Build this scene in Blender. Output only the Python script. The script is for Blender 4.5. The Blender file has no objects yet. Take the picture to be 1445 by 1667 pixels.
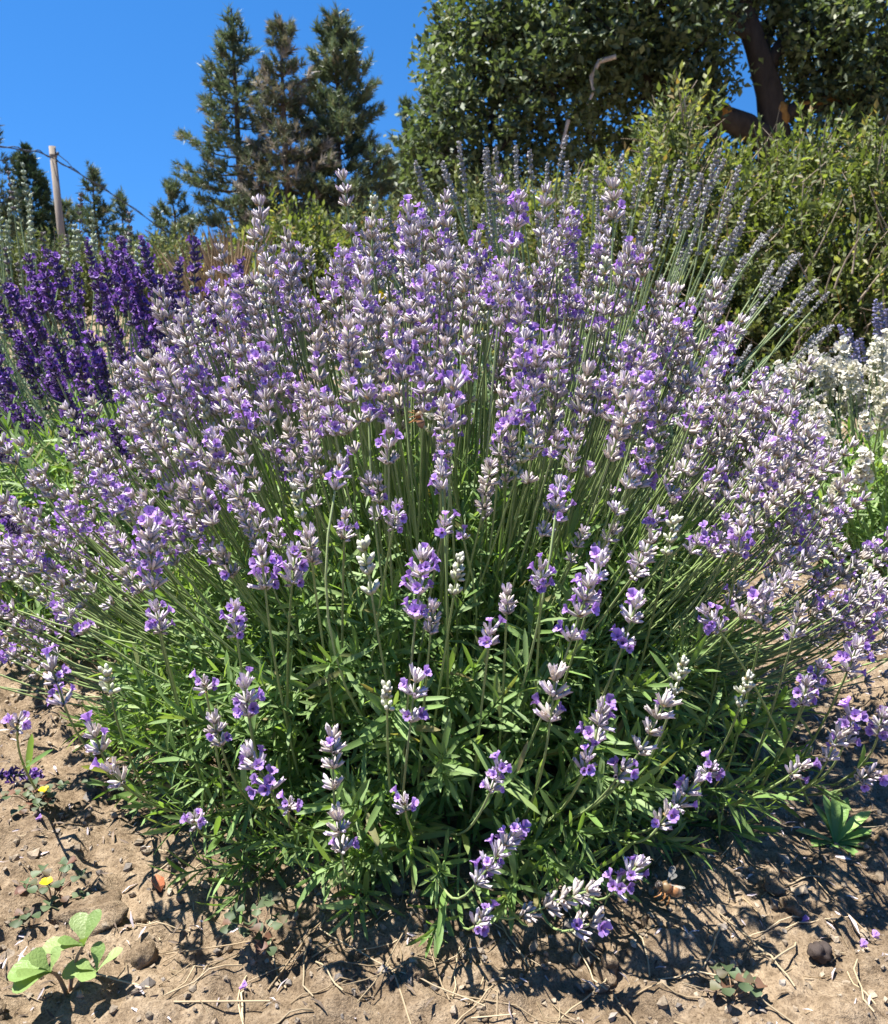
import bpy, math, random
import numpy as np
from mathutils import Vector, Matrix

# ------------------------------------------------------------------ camera, sky, sun, exposure
FPX, CX, CY = 1391.0, 722.5, 833.5          # focal length and centre of the photograph, in its pixels
PITCH = math.radians(14.2)
CAM = np.array((0.0, 0.0, 0.60))
S = bpy.context.scene
COL = S.collection
cd = bpy.data.cameras.new('camera')
cam = bpy.data.objects.new('camera', cd)
COL.objects.link(cam)
cam.location = CAM
cam.rotation_euler = (math.pi / 2 - PITCH, 0, 0)
cd.sensor_fit = 'VERTICAL'
cd.sensor_height = 24.0
cd.lens = 24.0 * FPX / 1667.0
cd.clip_start, cd.clip_end = 0.02, 3000
cd.dof.use_dof = True
cd.dof.focus_distance = 0.95
cd.dof.aperture_fstop = 11.0
S.camera = cam

SUN_TRAVEL = Vector((0.33, -0.06, -0.94)).normalized()
SUN_EL = math.asin(-SUN_TRAVEL.z)
SUN_ROT = math.atan2(-SUN_TRAVEL.x, -SUN_TRAVEL.y)
W = bpy.data.worlds.new('World')
S.world = W
W.use_nodes = True
wn = W.node_tree
wn.nodes.clear()
wo = wn.nodes.new('ShaderNodeOutputWorld')
wb = wn.nodes.new('ShaderNodeBackground')
ws = wn.nodes.new('ShaderNodeTexSky')
ws.sky_type = 'NISHITA'
ws.sun_disc = False
ws.sun_elevation = SUN_EL
ws.sun_rotation = SUN_ROT
ws.altitude = 900
ws.air_density = 0.85
ws.dust_density = 0.0
ws.ozone_density = 4.0
whs = wn.nodes.new('ShaderNodeHueSaturation')
whs.inputs['Saturation'].default_value = 1.26
wtc = wn.nodes.new('ShaderNodeTexCoord')
wma = wn.nodes.new('ShaderNodeMapping')
wma.inputs['Location'].default_value = (0, 0, 0.30)
wn.links.new(wtc.outputs['Generated'], wma.inputs[0])
wn.links.new(wma.outputs[0], ws.inputs[0])
wn.links.new(ws.outputs[0], whs.inputs['Color'])
wn.links.new(whs.outputs[0], wb.inputs[0])
wb.inputs[1].default_value = 0.09
wn.links.new(wb.outputs[0], wo.inputs[0])
sl = bpy.data.lights.new('sun', 'SUN')
sl.energy = 5.0
sl.angle = math.radians(0.53)
sl.color = (1.0, 0.955, 0.88)
sun = bpy.data.objects.new('sun', sl)
sun.rotation_euler = SUN_TRAVEL.to_track_quat('-Z', 'Y').to_euler()
sun.location = (-3, 5, 9)
COL.objects.link(sun)
S.view_settings.view_transform = 'Standard'
S.view_settings.look = 'None'
S.view_settings.gamma = 1.0
S.view_settings.exposure = 1.5
S.cycles.max_bounces = 8
S.cycles.transparent_max_bounces = 8

rng = np.random.default_rng(7)
random.seed(7)
FW = np.array((0, math.cos(PITCH), -math.sin(PITCH)))
UP = np.array((0, math.sin(PITCH), math.cos(PITCH)))


def ray(px, py):
    d = FW * FPX + np.array((1.0, 0, 0)) * (px - CX) - UP * (py - CY)
    return d / np.linalg.norm(d)


def ground_at(px, py, z=0.0):
    d = ray(px, py)
    return CAM + d * ((z - CAM[2]) / d[2])


def at_y(px, py, y):
    d = ray(px, py)
    return CAM + d * (y / d[1])


def project(P):
    P = np.atleast_2d(P) - CAM
    z = P @ FW
    return CX + FPX * P[:, 0] / z, CY - FPX * (P @ UP) / z


# ------------------------------------------------------------------ mesh helpers (numpy)
class T:
    """A piece of mesh: vertices, triangles, quads, a material slot per face and two values per vertex."""
    def __init__(s, v, tri=(), quad=(), mt=0, mq=0, tt=0.0, var=0.0):
        s.v = np.asarray(v, float).reshape(-1, 3)
        s.tri = np.asarray(tri, int).reshape(-1, 3)
        s.quad = np.asarray(quad, int).reshape(-1, 4)
        s.mt = np.broadcast_to(np.asarray(mt, int), (len(s.tri),)).copy()
        s.mq = np.broadcast_to(np.asarray(mq, int), (len(s.quad),)).copy()
        s.tt = np.broadcast_to(np.asarray(tt, float), (len(s.v),)).copy()
        s.var = np.broadcast_to(np.asarray(var, float), (len(s.v),)).copy()

    def stamp(s, R, loc, scale=1.0, var=None):
        """Copies of the piece, one per row of loc."""
        loc = np.asarray(loc, float).reshape(-1, 3)
        N, n = len(loc), len(s.v)
        R = np.asarray(R, float).reshape(-1, 3, 3)
        sc = np.asarray(scale, float)
        if sc.ndim == 0:
            sc = np.full((N, 3), float(sc))
        elif sc.ndim == 1:
            sc = np.repeat(sc[:, None], 3, 1)
        v = np.einsum('nij,nkj->nki', R, s.v[None] * sc[:, None, :]) + loc[:, None, :]
        off = (np.arange(N) * n)[:, None, None]
        vv = np.tile(s.var, N)
        if var is not None:
            vv = vv + np.repeat(np.asarray(var, float), n)
        return T(v.reshape(-1, 3), (s.tri[None] + off).reshape(-1, 3), (s.quad[None] + off).reshape(-1, 4),
                 np.tile(s.mt, N), np.tile(s.mq, N), np.tile(s.tt, N), vv)

    def put(s, M, var=0.0):
        M = np.array(M)
        return T(s.v @ M[:3, :3].T + M[:3, 3], s.tri, s.quad, s.mt, s.mq, s.tt, s.var + var)

    def mat(s, k):
        return T(s.v, s.tri, s.quad, k, k, s.tt, s.var)


def merge(ts):
    ts = [t for t in ts if t is not None and len(t.v)]
    off = np.cumsum([0] + [len(t.v) for t in ts])
    return T(np.concatenate([t.v for t in ts]),
             np.concatenate([t.tri + o for t, o in zip(ts, off)]), np.concatenate([t.quad + o for t, o in zip(ts, off)]),
             np.concatenate([t.mt for t in ts]), np.concatenate([t.mq for t in ts]),
             np.concatenate([t.tt for t in ts]), np.concatenate([t.var for t in ts]))


def mesh(name, t, mats, smooth=True):
    m = bpy.data.meshes.new(name)
    m.vertices.add(len(t.v))
    m.vertices.foreach_set('co', t.v.ravel().astype(np.float32))
    loops = np.concatenate((t.tri.ravel(), t.quad.ravel())).astype(np.int32)
    m.loops.add(len(loops))
    m.loops.foreach_set('vertex_index', loops)
    nt, nq = len(t.tri), len(t.quad)
    m.polygons.add(nt + nq)
    st = np.concatenate((np.arange(nt) * 3, nt * 3 + np.arange(nq) * 4)).astype(np.int32)
    m.polygons.foreach_set('loop_start', st)
    m.polygons.foreach_set('material_index', np.concatenate((t.mt, t.mq)).astype(np.int32))
    m.polygons.foreach_set('use_smooth', np.full(nt + nq, smooth))
    for k, a in (('tt', t.tt), ('var', t.var)):
        at = m.attributes.new(k, 'FLOAT', 'POINT')
        at.data.foreach_set('value', a.astype(np.float32))
    for x in mats:
        m.materials.append(x)
    m.update(calc_edges=True)
    return m


def obj(name, data, parent=None, kind=None, M=None):
    o = bpy.data.objects.new(name, data)
    COL.objects.link(o)
    if parent is not None:
        o.parent = parent
    if M is not None:
        o.matrix_basis = M
    if kind:
        o['kind'] = kind
    return o


def tag(o, label, cat, group=None):
    o['label'] = label
    o['category'] = cat
    if group:
        o['group'] = group
    return o


def root(name, loc, label, cat, group=None):
    e = bpy.data.objects.new(name, None)
    e.empty_display_size = 0.1
    e.location = tuple(loc)
    COL.objects.link(e)
    return tag(e, label, cat, group)


def unit(v):
    v = np.asarray(v, float)
    return v / np.maximum(np.linalg.norm(v, axis=-1, keepdims=True), 1e-9)


def frames(d, roll=None, up=None):
    """Rotations whose z axis is d. y axis leans to `up` (the leaf's upper face) or is rolled at random."""
    d = unit(np.atleast_2d(d))
    a = np.where(np.abs(d[:, 2:3]) > 0.93, np.array([[1.0, 0, 0]]), np.array([[0, 0, 1.0]]))
    if up is not None:
        a = np.broadcast_to(np.asarray(up, float), d.shape) + rng.normal(0, 1e-3, d.shape)
    x = unit(np.cross(a, d))
    y = np.cross(d, x)
    if roll is not None:
        r = np.broadcast_to(np.asarray(roll, float), (len(d),))[:, None]
        x, y = x * np.cos(r) + y * np.sin(r), y * np.cos(r) - x * np.sin(r)
    return np.stack((x, y, d), axis=2)


def M4(R, loc, s=1.0):
    M = np.eye(4)
    M[:3, :3] = np.asarray(R).reshape(3, 3) * s
    M[:3, 3] = loc
    return Matrix(M.tolist())


def tube(pts, rad, n=5, cap=False, mat=0, var=0.0):
    pts = np.asarray(pts, float)
    k = len(pts)
    rad = np.broadcast_to(np.asarray(rad, float), (k,))
    d = np.gradient(pts, axis=0)
    F = frames(d, up=(0.31, 0.2, 0.93) if abs(unit(pts[-1] - pts[0])[2]) < 0.85 else (1.0, 0.1, 0.05))
    a = np.arange(n) * 2 * math.pi / n
    ring = np.stack((np.cos(a), np.sin(a), 0 * a), 1)
    v = np.einsum('kij,nj->kni', F, ring) * rad[:, None, None] + pts[:, None, :]
    q = []
    for i in range(k - 1):
        for j in range(n):
            q.append((i * n + j, i * n + (j + 1) % n, (i + 1) * n + (j + 1) % n, (i + 1) * n + j))
    tri = []
    v = v.reshape(-1, 3)
    tt = np.repeat(np.linspace(0, 1, k), n)
    if cap:
        v = np.vstack((v, pts[-1:]))
        tt = np.append(tt, 1)
        tri = [((k - 1) * n + j, (k - 1) * n + (j + 1) % n, k * n) for j in range(n)]
    return T(v, tri, q, mat, mat, tt, var)


def bez(a, b, c, n):
    t = np.linspace(0, 1, n)[:, None]
    return (1 - t) ** 2 * np.asarray(a) + 2 * t * (1 - t) * np.asarray(b) + t ** 2 * np.asarray(c)


def leaf(L, w, prof, curl=0.25, fold=0.3, mat=0, bend_dir=-1):
    """A leaf blade along +z, face to +y: rows of (left edge, midrib, right edge)."""
    v, q, tt = [], [], []
    k = len(prof)
    for i, (u, pw) in enumerate(prof):
        a = curl * u
        y = bend_dir * L * (1 - math.cos(a * 2)) * 0.5 if curl else 0
        z = L * u * (1 - 0.12 * abs(curl) * u)
        hw = w * 0.5 * pw
        v += [(-hw, y + fold * hw, z), (0, y, z), (hw, y + fold * hw, z)]
        tt += [u, u, u]
        if i:
            b = (i - 1) * 3
            q += [(b, b + 1, b + 4, b + 3), (b + 1, b + 2, b + 5, b + 4)]
    return T(v, (), q, mat, mat, tt)


NARROW = ((0, .35), (.4, 1.0), (.8, .85), (1, .08))
NARROW_LITE = ((0, .4), (.55, 1.0), (1, .1))
BROAD = ((0, .12), (.3, .8), (.6, 1.0), (.85, .7), (1, .1))
PADDLE = ((0, .16), (.2, .22), (.4, .5), (.6, .88), (.78, 1.0), (.92, .72), (1, .2))


def hash2(ix, iy, seed):
    h = (ix * 374761393 + iy * 668265263 + seed * 974634777) & 0x7fffffff
    h = ((h ^ (h >> 13)) * 1274126177) & 0x7fffffff
    return ((h ^ (h >> 16)) & 0xffff) / 65535.0


def vnoise(x, y, seed=0):
    ix, iy = np.floor(x).astype(np.int64), np.floor(y).astype(np.int64)
    fx, fy = x - ix, y - iy
    fx, fy = fx * fx * (3 - 2 * fx), fy * fy * (3 - 2 * fy)
    a, b = hash2(ix, iy, seed), hash2(ix + 1, iy, seed)
    c, d = hash2(ix, iy + 1, seed), hash2(ix + 1, iy + 1, seed)
    return (a * (1 - fx) + b * fx) * (1 - fy) + (c * (1 - fx) + d * fx) * fy


def fbm(x, y, seed=0, oct=4):
    s = 0
    for o in range(oct):
        s = s + (vnoise(x * 2 ** o, y * 2 ** o, seed + o) - 0.5) * 0.5 ** o
    return s


def soil_z(x, y):
    x, y = np.asarray(x, float), np.asarray(y, float)
    near = np.clip((3.2 - np.hypot(x, y - 1.0)) / 0.8, 0, 1)
    z = 0.022 * fbm(x * 3.1, y * 3.1, 3, 2)
    lump = np.maximum(0, vnoise(x * 34 + 7, y * 34, 11) - 0.52) * 0.036
    lump2 = np.maximum(0, vnoise(x * 75, y * 75 + 3, 17) - 0.5) * 0.020
    return z + near * (0.012 * fbm(x * 14, y * 14, 5, 3) + lump + lump2 + 0.007 * fbm(x * 130, y * 130, 9, 2))


# ------------------------------------------------------------------ materials
def newmat(name):
    m = bpy.data.materials.new(name)
    m.use_nodes = True
    m.node_tree.nodes.clear()
    return m, m.node_tree.nodes, m.node_tree.links


def ramp(nodes, stops):
    r = nodes.new('ShaderNodeValToRGB')
    e = r.color_ramp.elements
    while len(e) < len(stops):
        e.new(0.5)
    for x, (p, c) in zip(e, stops):
        x.position = p
        x.color = (*c, 1)
    return r


def plant_mat(name, stops, by='var', rough=0.55, trans=0.3, tcol=None, spec=0.4, vary=0.25, sheen=0.0, bump=0.0, bscale=300, spread=0.5):
    """Leaf, petal or stem: colour by the value `by`, light and dark by piece, partly letting light through."""
    m, N, L = newmat(name)
    at = N.new('ShaderNodeAttribute'); at.attribute_name = by
    va = N.new('ShaderNodeAttribute'); va.attribute_name = 'var'
    oi = N.new('ShaderNodeObjectInfo')
    add = N.new('ShaderNodeMath'); add.operation = 'ADD'
    L.new(va.outputs['Fac'], add.inputs[0])
    L.new(oi.outputs['Random'], add.inputs[1])
    fr = N.new('ShaderNodeMath'); fr.operation = 'FRACT'
    L.new(add.outputs[0], fr.inputs[0])
    r = ramp(N, stops)
    L.new(fr.outputs[0] if by == 'var' else at.outputs['Fac'], r.inputs[0])
    mr = N.new('ShaderNodeMapRange')
    mr.inputs['To Min'].default_value = 1 - vary
    mr.inputs['To Max'].default_value = 1 + vary
    mul = N.new('ShaderNodeMath'); mul.operation = 'MULTIPLY'; mul.inputs[1].default_value = 7.31
    f2 = N.new('ShaderNodeMath'); f2.operation = 'FRACT'
    L.new(add.outputs[0], mul.inputs[0]); L.new(mul.outputs[0], f2.inputs[0]); L.new(f2.outputs[0], mr.inputs['Value'])
    hs = N.new('ShaderNodeHueSaturation')
    L.new(r.outputs[0], hs.inputs['Color']); L.new(mr.outputs[0], hs.inputs['Value'])
    p = N.new('ShaderNodeBsdfPrincipled')
    L.new(hs.outputs[0], p.inputs['Base Color'])
    p.inputs['Roughness'].default_value = rough
    p.inputs['Specular IOR Level'].default_value = spec
    if sheen:
        p.inputs['Sheen Weight'].default_value = sheen
        p.inputs['Sheen Roughness'].default_value = 0.4
    if bump:
        nz = N.new('ShaderNodeTexNoise'); nz.inputs['Scale'].default_value = bscale; nz.inputs['Detail'].default_value = 4
        tc = N.new('ShaderNodeTexCoord'); L.new(tc.outputs['Object'], nz.inputs['Vector'])
        bp = N.new('ShaderNodeBump'); bp.inputs['Strength'].default_value = bump; bp.inputs['Distance'].default_value = 1.0 / bscale
        L.new(nz.outputs[0], bp.inputs['Height']); L.new(bp.outputs[0], p.inputs['Normal'])
    out = N.new('ShaderNodeOutputMaterial')
    if trans:
        t = N.new('ShaderNodeBsdfTranslucent')
        mx = N.new('ShaderNodeMix'); mx.data_type = 'RGBA'; mx.blend_type = 'MULTIPLY'; mx.inputs[0].default_value = 1.0
        L.new(hs.outputs[0], mx.inputs[6])
        mx.inputs[7].default_value = (*(tcol or (1.3, 1.3, 1.0)), 1)
        L.new(mx.outputs[2], t.inputs['Color'])
        ms = N.new('ShaderNodeMixShader'); ms.inputs[0].default_value = trans
        L.new(p.outputs[0], ms.inputs[1]); L.new(t.outputs[0], ms.inputs[2]); L.new(ms.outputs[0], out.inputs[0])
    else:
        L.new(p.outputs[0], out.inputs[0])
    return m


def soil_mat():
    m, N, L = newmat('dry soil')
    tc = N.new('ShaderNodeTexCoord')

    def noise(scale, det=6, rough=0.6, kind='ShaderNodeTexNoise'):
        n = N.new(kind); n.inputs['Scale'].default_value = scale
        n.inputs['Detail'].default_value = det; n.inputs['Roughness'].default_value = rough
        L.new(tc.outputs['Object'], n.inputs['Vector'])
        return n
    a, b, c = noise(5.0), noise(70.0, 8, 0.7), noise(420.0, 4, 0.7)
    r1 = ramp(N, [(0.32, (0.150, 0.113, 0.076)), (0.5, (0.275, 0.217, 0.152)), (0.68, (0.38, 0.313, 0.230))])
    L.new(b.outputs[0], r1.inputs[0])
    r2 = ramp(N, [(0.35, (0.62, 0.58, 0.54)), (0.62, (1.08, 1.04, 1.0))])
    L.new(a.outputs[0], r2.inputs[0])
    r3 = ramp(N, [(0.30, (0.34, 0.29, 0.25)), (0.46, (0.95, 0.94, 0.93)), (0.7, (1.25, 1.22, 1.18))])
    L.new(c.outputs[0], r3.inputs[0])

    def mulc(x, y):
        k = N.new('ShaderNodeMix'); k.data_type = 'RGBA'; k.blend_type = 'MULTIPLY'; k.inputs[0].default_value = 1
        L.new(x, k.inputs[6]); L.new(y, k.inputs[7])
        return k.outputs[2]
    col = mulc(mulc(r1.outputs[0], r2.outputs[0]), r3.outputs[0])
    p = N.new('ShaderNodeBsdfPrincipled')
    L.new(col, p.inputs['Base Color'])
    p.inputs['Roughness'].default_value = 0.95
    p.inputs['Specular IOR Level'].default_value = 0.1
    ad = N.new('ShaderNodeMath'); ad.operation = 'MULTIPLY_ADD'; ad.inputs[1].default_value = 0.35
    L.new(c.outputs[0], ad.inputs[0]); L.new(b.outputs[0], ad.inputs[2])
    bp = N.new('ShaderNodeBump'); bp.inputs['Strength'].default_value = 0.9; bp.inputs['Distance'].default_value = 0.009
    L.new(ad.outputs[0], bp.inputs['Height']); L.new(bp.outputs[0], p.inputs['Normal'])
    o = N.new('ShaderNodeOutputMaterial'); L.new(p.outputs[0], o.inputs[0])
    return m


def rough_mat(name, c1, c2, scale=20, rough=0.8, bump=0.5, bd=0.01, stretch=(1, 1, 1), spec=0.3, vary=0.2):
    m, N, L = newmat(name)
    tc = N.new('ShaderNodeTexCoord')
    mp = N.new('ShaderNodeMapping'); mp.inputs['Scale'].default_value = stretch
    L.new(tc.outputs['Object'], mp.inputs[0])
    n = N.new('ShaderNodeTexNoise'); n.inputs['Scale'].default_value = scale; n.inputs['Detail'].default_value = 7
    n.inputs['Roughness'].default_value = 0.65
    L.new(mp.outputs[0], n.inputs['Vector'])
    r = ramp(N, [(0.33, c1), (0.66, c2)])
    L.new(n.outputs[0], r.inputs[0])
    va = N.new('ShaderNodeAttribute'); va.attribute_name = 'var'
    oi = N.new('ShaderNodeObjectInfo')
    ad = N.new('ShaderNodeMath'); ad.operation = 'ADD'
    L.new(va.outputs['Fac'], ad.inputs[0]); L.new(oi.outputs['Random'], ad.inputs[1])
    fr = N.new('ShaderNodeMath'); fr.operation = 'FRACT'; L.new(ad.outputs[0], fr.inputs[0])
    mr = N.new('ShaderNodeMapRange'); mr.inputs['To Min'].default_value = 1 - vary; mr.inputs['To Max'].default_value = 1 + vary
    L.new(fr.outputs[0], mr.inputs['Value'])
    hs = N.new('ShaderNodeHueSaturation'); L.new(r.outputs[0], hs.inputs['Color']); L.new(mr.outputs[0], hs.inputs['Value'])
    p = N.new('ShaderNodeBsdfPrincipled'); L.new(hs.outputs[0], p.inputs['Base Color'])
    p.inputs['Roughness'].default_value = rough; p.inputs['Specular IOR Level'].default_value = spec
    if bump:
        bp = N.new('ShaderNodeBump'); bp.inputs['Strength'].default_value = bump; bp.inputs['Distance'].default_value = bd
        L.new(n.outputs[0], bp.inputs['Height']); L.new(bp.outputs[0], p.inputs['Normal'])
    o = N.new('ShaderNodeOutputMaterial'); L.new(p.outputs[0], o.inputs[0])
    return m


SOIL = soil_mat()
LAV_LEAF = plant_mat('lavender leaf', [(0, (0.125, 0.215, 0.055)), (.5, (0.170, 0.275, 0.080)), (.85, (0.225, 0.325, 0.130)), (.96, (0.23, 0.31, 0.10)), (1, (0.28, 0.24, 0.11))],
                     rough=0.55, trans=0.38, tcol=(1.45, 1.5, 0.55), spec=0.45, vary=0.25, bump=0.25, bscale=900)
LAV_LEAF_GREY = plant_mat('grey lavender leaf', [(0, (0.11, 0.17, 0.075)), (.5, (0.15, 0.215, 0.11)), (1, (0.20, 0.265, 0.15))],
                          rough=0.6, trans=0.22, spec=0.3, vary=0.25)
STEM = plant_mat('lavender stem', [(0, (0.17, 0.24, 0.075)), (.5, (0.23, 0.31, 0.11)), (1, (0.29, 0.35, 0.16))], rough=0.6, trans=0.1, vary=0.25)
STEM_PALE = plant_mat('pale lavender stem', [(0, (0.20, 0.27, 0.11)), (1, (0.29, 0.35, 0.18))], rough=0.6, trans=0.1, vary=0.25)
CALYX = plant_mat('grey mauve calyx', [(0, (0.27, 0.28, 0.17)), (.30, (0.47, 0.45, 0.39)), (.62, (0.57, 0.51, 0.55)), (1, (0.60, 0.53, 0.63))],
                  by='tt', rough=0.7, trans=0.12, tcol=(1.1, 1.0, 1.1), spec=0.25, vary=0.28, sheen=0.25)
CALYX_SPENT = plant_mat('tan spent calyx', [(0, (0.25, 0.23, 0.14)), (.45, (0.47, 0.42, 0.37)), (1, (0.60, 0.535, 0.51))],
                        by='tt', rough=0.75, trans=0.12, tcol=(1.1, 1.0, .9), spec=0.2, vary=0.3, sheen=0.2)
CALYX_BUD = plant_mat('pale green bud', [(0, (0.30, 0.36, 0.16)), (.5, (0.48, 0.50, 0.34)), (1, (0.58, 0.57, 0.50))], by='tt', rough=0.7, trans=0.15, spec=0.25, vary=0.2)
COROLLA = plant_mat('lilac petal', [(0, (0.36, 0.20, 0.50)), (.45, (0.37, 0.21, 0.58)), (1, (0.52, 0.37, 0.72))],
                    by='tt', rough=0.55, trans=0.35, tcol=(1.15, 1.0, 1.2), spec=0.25, vary=0.25)
CALYX_DARK = plant_mat('indigo calyx', [(0, (0.10, 0.10, 0.08)), (.35, (0.09, 0.055, 0.15)), (1, (0.12, 0.065, 0.21))], by='tt', rough=0.6, trans=0.08, spec=0.35, vary=0.3, sheen=0.2)
COROLLA_DARK = plant_mat('deep violet petal', [(0, (0.14, 0.055, 0.28)), (1, (0.27, 0.13, 0.46))], by='tt', rough=0.55, trans=0.3, tcol=(1.1, 1, 1.2), vary=0.3)
CALYX_WHITE = plant_mat('cream calyx', [(0, (0.30, 0.34, 0.18)), (.4, (0.56, 0.56, 0.42)), (1, (0.66, 0.62, 0.52))], by='tt', rough=0.7, trans=0.15, vary=0.2)
COROLLA_WHITE = plant_mat('white petal', [(0, (0.62, 0.58, 0.46)), (1, (0.80, 0.77, 0.70))], by='tt', rough=0.6, trans=0.3, tcol=(1, 1, .95), vary=0.12)
CALYX_SLATE = plant_mat('slate calyx', [(0, (0.22, 0.25, 0.16)), (.4, (0.29, 0.285, 0.26)), (1, (0.33, 0.305, 0.34))], by='tt', rough=0.7, trans=0.1, vary=0.35)
CALYX_BLUE = plant_mat('blue violet calyx', [(0, (0.22, 0.24, 0.25)), (1, (0.27, 0.25, 0.46))], by='tt', rough=0.7, trans=0.1, vary=0.25)
CALYX_GREEN = plant_mat('grey green calyx', [(0, (0.22, 0.27, 0.15)), (1, (0.36, 0.40, 0.30))], by='tt', rough=0.7, trans=0.1, vary=0.3)
CALYX_BROWN = plant_mat('dried brown calyx', [(0, (0.10, 0.10, 0.07)), (1, (0.17, 0.14, 0.16))], by='tt', rough=0.7, trans=0.05, vary=0.35)
BRACT = plant_mat('brown bract', [(0, (0.26, 0.17, 0.08)), (1, (0.36, 0.27, 0.14))], rough=0.8, trans=0.15, vary=0.3)


# ------------------------------------------------------------------ ground
def axis(lo, hi, step, far):
    a = list(np.arange(lo, hi + 1e-6, step))
    s, x = step, hi
    up = []
    while x < far:
        s *= 1.28; x += s; up.append(x)
    s, x = step, lo
    dn = []
    while x > -far:
        s *= 1.28; x -= s; dn.append(x)
    return np.array(dn[::-1] + a + up)


gx, gy = axis(-1.15, 1.15, 0.008, 900), axis(0.42, 2.1, 0.008, 900)
GX, GY = np.meshgrid(gx, gy)
gz = soil_z(GX, GY)
nx, ny = len(gx), len(gy)
ii = (np.arange(ny - 1)[:, None] * nx + np.arange(nx - 1)[None]).ravel()
ground = obj('ground', mesh('ground', T(np.stack((GX.ravel(), GY.ravel(), gz.ravel()), 1), (), np.stack((ii, ii + 1, ii + nx + 1, ii + nx), 1)), [SOIL]), kind='structure')


# ------------------------------------------------------------------ lavender pieces
LITE = False      # spikes deep in the mass use fewer faces


def calyx_piece(L, r, n=5):
    prof = ((0, .45), (.35, 1.0), (.8, .92), (1.0, 1.05))
    if LITE:
        n, prof = 3, ((0, .5), (.4, 1.1), (1.0, 1.1))
    v, q, tt = [], [], []
    for i, (u, k) in enumerate(prof):
        for j in range(n):
            a = 2 * math.pi * j / n
            z = L * u + (0.13 * L * (1 if j % 2 else -.3) if i == len(prof) - 1 else 0)
            v.append((r * k * math.cos(a), r * k * math.sin(a), z)); tt.append(u)
            if i:
                q.append(((i - 1) * n + j, (i - 1) * n + (j + 1) % n, i * n + (j + 1) % n, i * n + j))
    return T(v, (), q, 1, 1, tt)


def bud_piece(L, r, n=5):
    prof = ((0, .45), (.4, 1.0), (.78, .85))
    n = 4 if LITE else n
    v, q, tri, tt = [], [], [], []
    for i, (u, k) in enumerate(prof):
        for j in range(n):
            a = 2 * math.pi * j / n
            v.append((r * k * math.cos(a), r * k * math.sin(a), L * u)); tt.append(u)
            if i:
                q.append(((i - 1) * n + j, (i - 1) * n + (j + 1) % n, i * n + (j + 1) % n, i * n + j))
    v.append((0, 0, L)); tt.append(1)
    tri = [(2 * n + j, 2 * n + (j + 1) % n, 3 * n) for j in range(n)]
    return T(v, tri, q, 1, 1, tt)


def corolla_piece(z0, s):
    """Two-lipped flower: short throat, two large upper lobes, three small lower ones."""
    n = 5
    v, q, tt = [], [], []
    for i, (z, r) in enumerate(((z0, .16), (z0 + .5 * s, .24))):
        for j in range(0 if LITE else n):
            a = 2 * math.pi * j / n
            v.append((r * s * math.cos(a), r * s * math.sin(a), z)); tt.append(0.15 * i)
            if i:
                q.append((j, (j + 1) % n, n + (j + 1) % n, n + j))
    for az, L, w, out in ((62, 1.0, .78, .50), (118, 1.0, .78, .50), (200, .62, .55, .85), (270, .72, .6, .9), (340, .62, .55, .85)):
        a = math.radians(az)
        d = np.array((math.cos(a), math.sin(a), 0)); sd = np.array((-math.sin(a), math.cos(a), 0)); up = np.array((0, 0, 1.0))
        b = len(v)
        zt = np.array((0, 0, z0 + .48 * s))
        o = d * out + up * math.sqrt(max(0, 1 - out * out))
        rows = ((0.22, .30, 0), (.30 + .34 * L, w, .05), (.30 + .62 * L, w * .7, -.06))
        if LITE:
            rows = ((0.22, .5, 0), (.30 + .55 * L, w, .02))
        for k, (t, ww, lift) in enumerate(rows):
            c = zt + d * .2 * s + o * (t - .22) * s + up * lift * s
            v += [tuple(c - sd * ww * .5 * s), tuple(c + sd * ww * .5 * s)]
            tt += [.25 + .37 * k] * 2
        q += [(b, b + 1, b + 3, b + 2), (b + 2, b + 3, b + 5, b + 4)][:1 if LITE else 2]
    return T(v, (), q, 2, 2, tt)


def flower_head(seed, whorls, per, L, r, tilt, bloom, bud=0.0, cs=0.009, top=6, bract=True, core=0.0011, rad0=0.0012, spent=0.0):
    """A flower spike along +z from 0. whorls: heights; per: calyces in each; mats: 0 stem 1 calyx 2 corolla 3 bract 4 spent calyx."""
    g = np.random.default_rng(seed)
    out = [tube(((0, 0, -0.004), (0.0004, 0, whorls[-1] * .5), (0, 0, whorls[-1])), core, 4)]
    ca, bu = calyx_piece(L, r), bud_piece(L, r)
    for wi, h in enumerate(whorls):
        last = wi == len(whorls) - 1
        n = top if last else max(3, int(round(g.normal(per, 1.0))))
        a0 = g.uniform(0, 6.28)
        for k in range(n):
            az = a0 + 2 * math.pi * (k + g.normal(0, .22)) / n
            tl = math.radians(np.clip(g.normal(tilt * (0.55 if last else 1.0), 11), 6, 88))
            d = np.array((math.cos(az) * math.sin(tl), math.sin(az) * math.sin(tl), math.cos(tl)))
            R = frames(d, g.uniform(0, .5))
            # upper lip outward-up
            p = np.array((math.cos(az) * rad0, math.sin(az) * rad0, h + g.normal(0, L * .10)))
            s = g.uniform(.8, 1.15)
            isbud = g.random() < bud
            var = g.random()
            piece = (bu if isbud else ca)
            if spent and g.random() < spent:
                piece = piece.mat(4)
            out.append(piece.stamp(R, p, s, [var]))
            if not isbud and g.random() < bloom:
                out.append(corolla_piece(L * .85, cs * g.uniform(.85, 1.15)).stamp(R, p, s, [g.random()]))
        if bract:
            for k in range(2):
                az = a0 + math.pi * k
                d = np.array((math.cos(az) * .75, math.sin(az) * .75, .6))
                out.append(leaf(L * .6, L * .45, ((0, .3), (.5, 1), (1, .1)), .3, .3, 3).stamp(frames(d, up=(0, 0, 1)), (0, 0, h - L * .1), 1.0, [g.random()]))
    return merge(out)


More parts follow.
